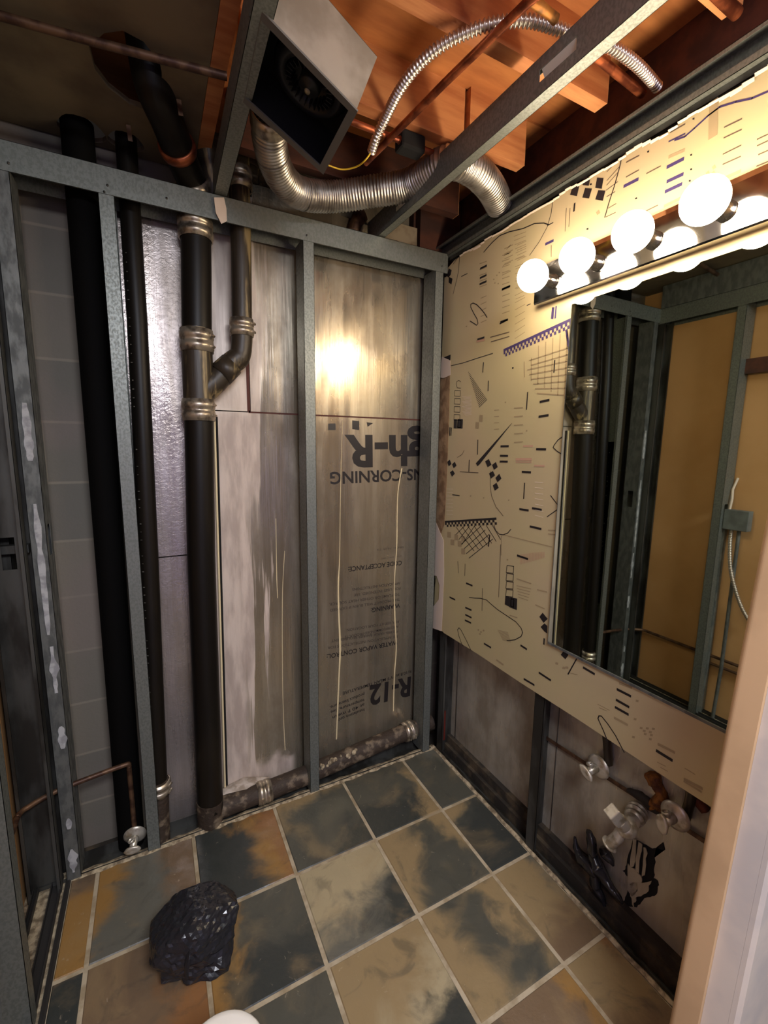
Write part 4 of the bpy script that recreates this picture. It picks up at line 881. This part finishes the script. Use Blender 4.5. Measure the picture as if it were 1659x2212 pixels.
# fan box
FB = thing('exhaust_fan', 'open square exhaust fan housing tilted from the left ceiling channel with dark round blower', 'fan', (-.83,-.56,2.3))
A0, A1, A2, A3 = V(-.948,-.695,2.330), V(-.938,-.452,2.330), V(-.722,-.436,2.232), V(-.728,-.668,2.240)   # rim corners: near-left, far-left, far-right, near-right
un = (A3-A0).cross(A1-A0).normalized(); un = un if un.z > 0 else -un
dp = un*.128
mb = MB(); C4 = [A0, A1, A2, A3]; ctr = (A0+A1+A2+A3)/4
inn = [p.lerp(ctr, .03) for p in C4]
for i in range(4):
    j = (i+1) % 4; mb.add([C4[i], C4[j], C4[j]+dp, C4[i]+dp, inn[i], inn[j], inn[j]+dp, inn[i]+dp], [(0,1,2,3),(4,7,6,5),(0,4,5,1)])
mb.add([p+dp for p in C4]+[p+dp+un*.001 for p in C4], [(0,1,2,3),(4,5,6,7)]); mb.build('housing', M['fanbox'], FB)
mb = MB()
for i in range(4):
    j = (i+1) % 4; a, b = C4[i], C4[j]; ai, bi = a.lerp(ctr,.12), b.lerp(ctr,.12); o1 = -un*.004
    mb.add([a.lerp(ctr,-.03)+o1, b.lerp(ctr,-.03)+o1, bi+o1, ai+o1, a.lerp(ctr,-.03), b.lerp(ctr,-.03), bi, ai, ], [(0,1,2,3),(4,7,6,5),(0,4,5,1),(3,2,6,7)])
mb.build('rim', M['fanrim'], FB)
mb = MB(); I4 = [p.lerp(ctr,.05) for p in C4]
for i in range(4):
    j = (i+1) % 4; mb.add([I4[i]+un*.001, I4[j]+un*.001, I4[j]+dp*.75, I4[i]+dp*.75], [(0,1,2,3)])
mb.add([p+dp*.75 for p in I4], [(0,1,2,3)]); mb.build('liner', M['fanin'], FB)
mb = MB(); bc = ctr+dp*.42+(A3-A0)*.06; mb.lathe(bc+un*.05, -un, [(0,.092),(.03,.092),(.045,.085),(.05,.062),(.03,.060),(.02,.03)], 40)
mb.build('blower_scroll', mat('dark_blower_metal', (36,38,40), rough=.35, metal=.4), FB)
mb = MB(); 
for k in range(28):
    a = k*2*math.pi/28; uu = (A3-A0).normalized(); vv = un.cross(uu); c_ = bc+uu*math.cos(a)*.05+vv*math.sin(a)*.05; mb.obox(c_+un*.02, (uu*math.cos(a)+vv*math.sin(a))*.014, (uu*-math.sin(a)+vv*math.cos(a))*.002, un*.045)
mb.build('blower_wheel', M['fanin'], FB)
mb = MB(); mb.lathe(bc, -un, [(-.02,.026),(.0,.026),(.006,.022),(.008,.006),(.012,.005),(.012,0)], 24); mb.build('motor_hub', M['fanin'], FB)
mb = MB(); mb.lathe(bc-un*.012, -un, [(0,.007),(.003,.006),(.004,0)], 14); mb.build('hub_sticker', mat('pale_sticker', (150,140,110), rough=.6), FB)
for p in (A0.lerp(A1,.1), A0.lerp(A1,.55)):
    mb = MB(); mb.lathe(p-un*.004+(A0-A3).normalized()*.004, -un, [(0,.005),(.003,.004),(.004,0)], 10); mb.build('screw', M['galv_dark'], FB)
# flexible ducts
def corrug(path, r, amp, pitch, n, nseg=None, rings_n=28):
    L = sum((path[i+1]-path[i]).length for i in range(len(path)-1)); N = int(L/pitch*n)
    cum = [0]
    for i in range(len(path)-1): cum.append(cum[-1]+(path[i+1]-path[i]).length)
    out, rr = [], []; k = 0
    for i in range(N+1):
        s_ = L*i/N
        while k < len(path)-2 and cum[k+1] < s_: k += 1
        out.append(path[k].lerp(path[k+1], (s_-cum[k])/max(cum[k+1]-cum[k], 1e-9))); rr.append(r+amp*math.cos(2*math.pi*s_/pitch))
    return out, rr
FD = thing('flexible_duct', 'silver corrugated flexible duct curving from the fan box to the right behind the ceiling channel', 'duct', (-.5,-.1,2.4))
dpth = spline([(-.842,-.36,2.385),(-.822,-.27,2.365),(-.770,-.17,2.345),(-.685,-.095,2.345),(-.560,-.085,2.368),(-.440,-.150,2.385),(-.335,-.235,2.395),at(965,352,'z',2.40),at(1015,362,'z',2.40),at(1055,398,'z',2.395),at(1078,440,'z',2.385)], 10)
a, b = corrug(dpth, .0475, .0016, .011, 6); mb = MB(); mb.tube(a, b, 30, caps=False); mb.build('hose', M['duct'], FD)
mb = MB(); a = dpth[3]; d_ = (dpth[5]-dpth[1]).normalized(); mb.lathe(a-d_*.02, d_, [(0,.047),(0,.051),(.04,.052),(.04,.048)], 30); q = mb.build('tape_collar', M['clamp'], FD)
mb = MB()
for k in range(14):
    i = 8+k*6
    if i+1 >= len(dpth): break
    d_ = (dpth[i+1]-dpth[i-1]).normalized(); mb = MB(); mb.lathe(dpth[i]-d_*.001, d_, [(0,.0485),(.001,.0500),(.002,.0485)], 30); mb.build('spiral_seam', M['duct'], FD)
FC = thing('armoured_cable', 'thick silver armoured cable looping under the joists from the yellow wire to the right header', 'cable', (-.4,-.6,2.43))
fp = [at(x, y, 'z', z) for x, y, z in ((803,326,2.36),(812,300,2.37),(830,260,2.39),(860,200,2.40),(900,145,2.41),(955,98,2.42),(1030,62,2.43),(1090,47,2.435),(1150,46,2.435),(1205,62,2.435),(1260,82,2.43),(1322,103,2.43),(1378,142,2.43),(1420,188,2.43))]
a, b = corrug(spline(fp, 8), .0110, .0026, .0095, 6); mb = MB(); mb.tube(a, b, 14); mb.build('armour', M['flexm'], FC)
mb = MB(); wp = [at(803,326,'z',2.36)]+[at(x, y, 'z', 2.33) for x, y in ((790,345),(770,360),(740,366),(712,358),(700,352))]
mb.tube(spline(wp, 5), .0022, 8); q = mb.build('yellow_wire', M['yellow'], FC); q['label'] = 'thin yellow wire'
# copper pipes overhead
def cu(lab, pts, r=.008, m_='copper', rings=()):
    r_ = thing('copper_pipe', lab, 'pipe', pts[0]); mb = MB(); mb.tube(pts, r, 16); mb.build('pipe', M[m_], r_)
    for q in rings:
        mb = MB(); a = Vector(pts[0]).lerp(Vector(pts[-1]), q); d_ = (Vector(pts[-1])-Vector(pts[0])).normalized(); mb.lathe(a-d_*.015, d_, [(0,r),(0,r+.0022),(.03,r+.0022),(.03,r)], 16); mb.build('fitting', M[m_], r_)
cu('long dull copper pipe under the upper left ceiling board, crossing the ragged hole', [(-1.62,-.27,2.42),(-1.24,-.322,2.42),(-.95,-.368,2.42)], .0095, 'copperold')
cu('dark red copper pipe running from the top centre down behind the armoured cable', [at(1185,-30,'z',2.40),at(1140,5,'z',2.41),at(960,180,'z',2.41),at(790,352,'z',2.41)], .0095, 'copper')
cu('copper pipe with a soldered coupling above the silver duct', [(-.66,-.375,2.42),(-.30,-.373,2.42)], .0088, 'copper', (.6,))
cu('orange copper pipe stub end pointing at the right header channel', [at(1230,75,'z',2.43),at(1388,203,'z',2.43)], .0105, 'copper')
cu('copper pipe stub beside the sawn joist end in the top right corner', [at(1520,-40,'z',2.44),at(1592,30,'z',2.44)], .012, 'copper')
vv_ = thing('brass_fitting', 'old brass fitting at the top centre where the red copper pipe meets the cable', 'fitting', (-.4,-.86,2.42)); mb = MB()
fpts = [at(x, y, 'z', 2.41) for x, y in ((1142,0),(1165,12),(1185,28),(1200,42))]; mb.tube(fpts, [.008,.010,.009,.011], 12, jit=.2); mb.build('body', mat('dirty_brass', (170,110,44), (120,80,40), .5, .5, 40), vv_)
# dark pieces behind the duct
mb = MB(); mb.box((-.27,.10,2.30), (-.10,.16,2.44)); tag(mb.build('concrete_block', mat('pale_masonry', (150,136,114), (120,104,84), .85, 0, 12)), 'pale masonry block above the top track under the duct end', 'block')
mb = MB(); mb.box((-.09,.09,2.30), (.12,.16,2.58)); tag(mb.build('wood_block', M['wooddark']), 'dark wood blocking in the upper corner above the top track end', 'block')
mb = MB(); mb.tube([(-.40,.13,2.355),(-.385,.11,2.40),(-.36,.12,2.44)], [.030,.026,.030], 16, jit=.2); tag(mb.build('pipe_stub', M['copperold']), 'brown stub pipe hanging behind the duct above the foil', 'pipe')
mb = MB(); mb.lathe((-.352,.128,2.375), (0,-1,0), [(0,.05),(.002,.05),(.002,0)], 24); tag(mb.build('foil_hole', M['black']), 'round dark hole in the foil behind the duct', 'hole')
mb = MB(); a = at(903,285,'z',2.45); mb.box((a.x-.055,a.y-.0,2.40), (a.x+.03,a.y+.05,2.449)); tag(mb.build('junction_box', M['black'], bevel=.008), 'black rounded junction box above the duct behind the copper pipe', 'box')

# ============================================================ ELECTRIC BOX ON LEFT WALL (seen in mirror)
EB = thing('electrical_box', 'grey electrical box between left wall studs with cables, seen in the mirror', 'electrical box', (-1.6,-.475,1.09))
mb = MB(); mb.box((-1.60,-.552,1.088), (-1.555,-.438,1.195)); mb.build('box', M['pvcgrey'], EB, bevel=.003)
mb = MB(); mb.tube([(-1.585,-.449,1.19),(-1.59,-.452,1.25),(-1.60,-.445,1.30),(-1.63,-.449,1.36)], .006, 10); q = mb.build('cable', M['paper_w'], EB); q['label'] = 'pale cable going up'
a, b = corrug(spline([(-1.575,-.475,1.09),(-1.572,-.478,1.0),(-1.57,-.50,.86),(-1.57,-.56,.70),(-1.58,-.62,.60)], 8), .009, .0015, .009, 5); mb = MB(); mb.tube(a, b, 12); q = mb.build('armoured_cable', M['flexm'], EB)
for yy_ in (-.435,-.505):
    mb = MB(); mb.tube([(-1.585,yy_,1.09),(-1.59,yy_-.0,.3),(-1.59,yy_+.01,-.02)], .009, 12); mb.build('conduit', M['galv_old'], EB)
cu('second brown copper pipe low along the left wall, seen in the mirror', [(-1.61,-.42,.30),(-1.61,-1.4,.30)], .0075, 'copperold')

# ============================================================ DOOR JAMB (right foreground)
YJ = -1.30
def J(px, py, y): return at(px, py, 'y', y)
DJ = thing('door_jamb', 'cream painted door jamb with white casing standing close at the right edge', 'door jamb', (-.15,-1.35,0))
# jamb profile extruded along a slightly leaning line; base point on floor and direction from the traced edge
b0 = J(1465,2170,YJ); b1 = J(1640,1270,YJ); dz = (b1-b0)/(b1.z-b0.z)
def jp(dx, dy, z): return b0+dz*(z-b0.z)+V(dx, dy, 0)
def jprism(prof, m_, name, lab=None, sm=True):
    mb = MB(); n = len(prof); z0, z1 = 0.0, 2.25
    mb.add([jp(x, y, z0) for x, y in prof]+[jp(x, y, z1) for x, y in prof], [(i, i+1, n+i+1, n+i) for i in range(n-1)]+[tuple(range(n))[::-1], tuple(range(n, 2*n))], 0, False)
    q = mb.build(name, M[m_], DJ)
    if lab: q['label'] = lab
    return q
bull = [(.22,.012)]+[(.012+.0-.012*math.sin(a)+.0, .0+.012*math.cos(a)) for a in [k*math.pi/2/8 for k in range(9)]]
jprism([(.30,.012)]+[(.012-.012*math.sin(k*math.pi/16), .012*math.cos(k*math.pi/16)) for k in range(9)]+[(.0,-.036),(.30,-.036)], 'jamb', 'jamb_face', 'cream rounded jamb face')
jprism([(.010,-.0362),(.010,-.075),(.30,-.075),(.30,-.0362)], 'jambw', 'stop', 'paler jamb stop')
jprism([(.010,-.0752),(.010,-.083),(.014,-.090),(.30,-.090),(.30,-.0752)], 'jambw', 'casing', 'white casing')

# ============================================================ GROUPS
GR = {'metal_stud': 'metal wall studs', 'drain_pipe': 'drain pipes of the back wall', 'foil_board': 'foil insulation boards', 'stop_valve': 'plated stop valves', 'wood_joist': 'orange wood ceiling joists',
      'ceiling_channel': 'steel ceiling channels', 'copper_pipe': 'copper water pipes', 'floor_track': 'metal floor tracks', 'floor_strip': 'floor strips of the shower sill', 'top_track': 'top tracks',
      'supply_riser': 'supply risers above the sink valves', 'hanging_strap': 'straps hanging from the ceiling board', 'pipe_stub': 'pipe stubs above the top track', 'wood_beam': 'wood beams', 'wood_block': 'wood blocks'}
for o in list(S.objects):
    if o.parent is None and 'label' in o.keys():
        k = o.name.split('.')[0]
        if k in GR: o['group'] = GR[k]
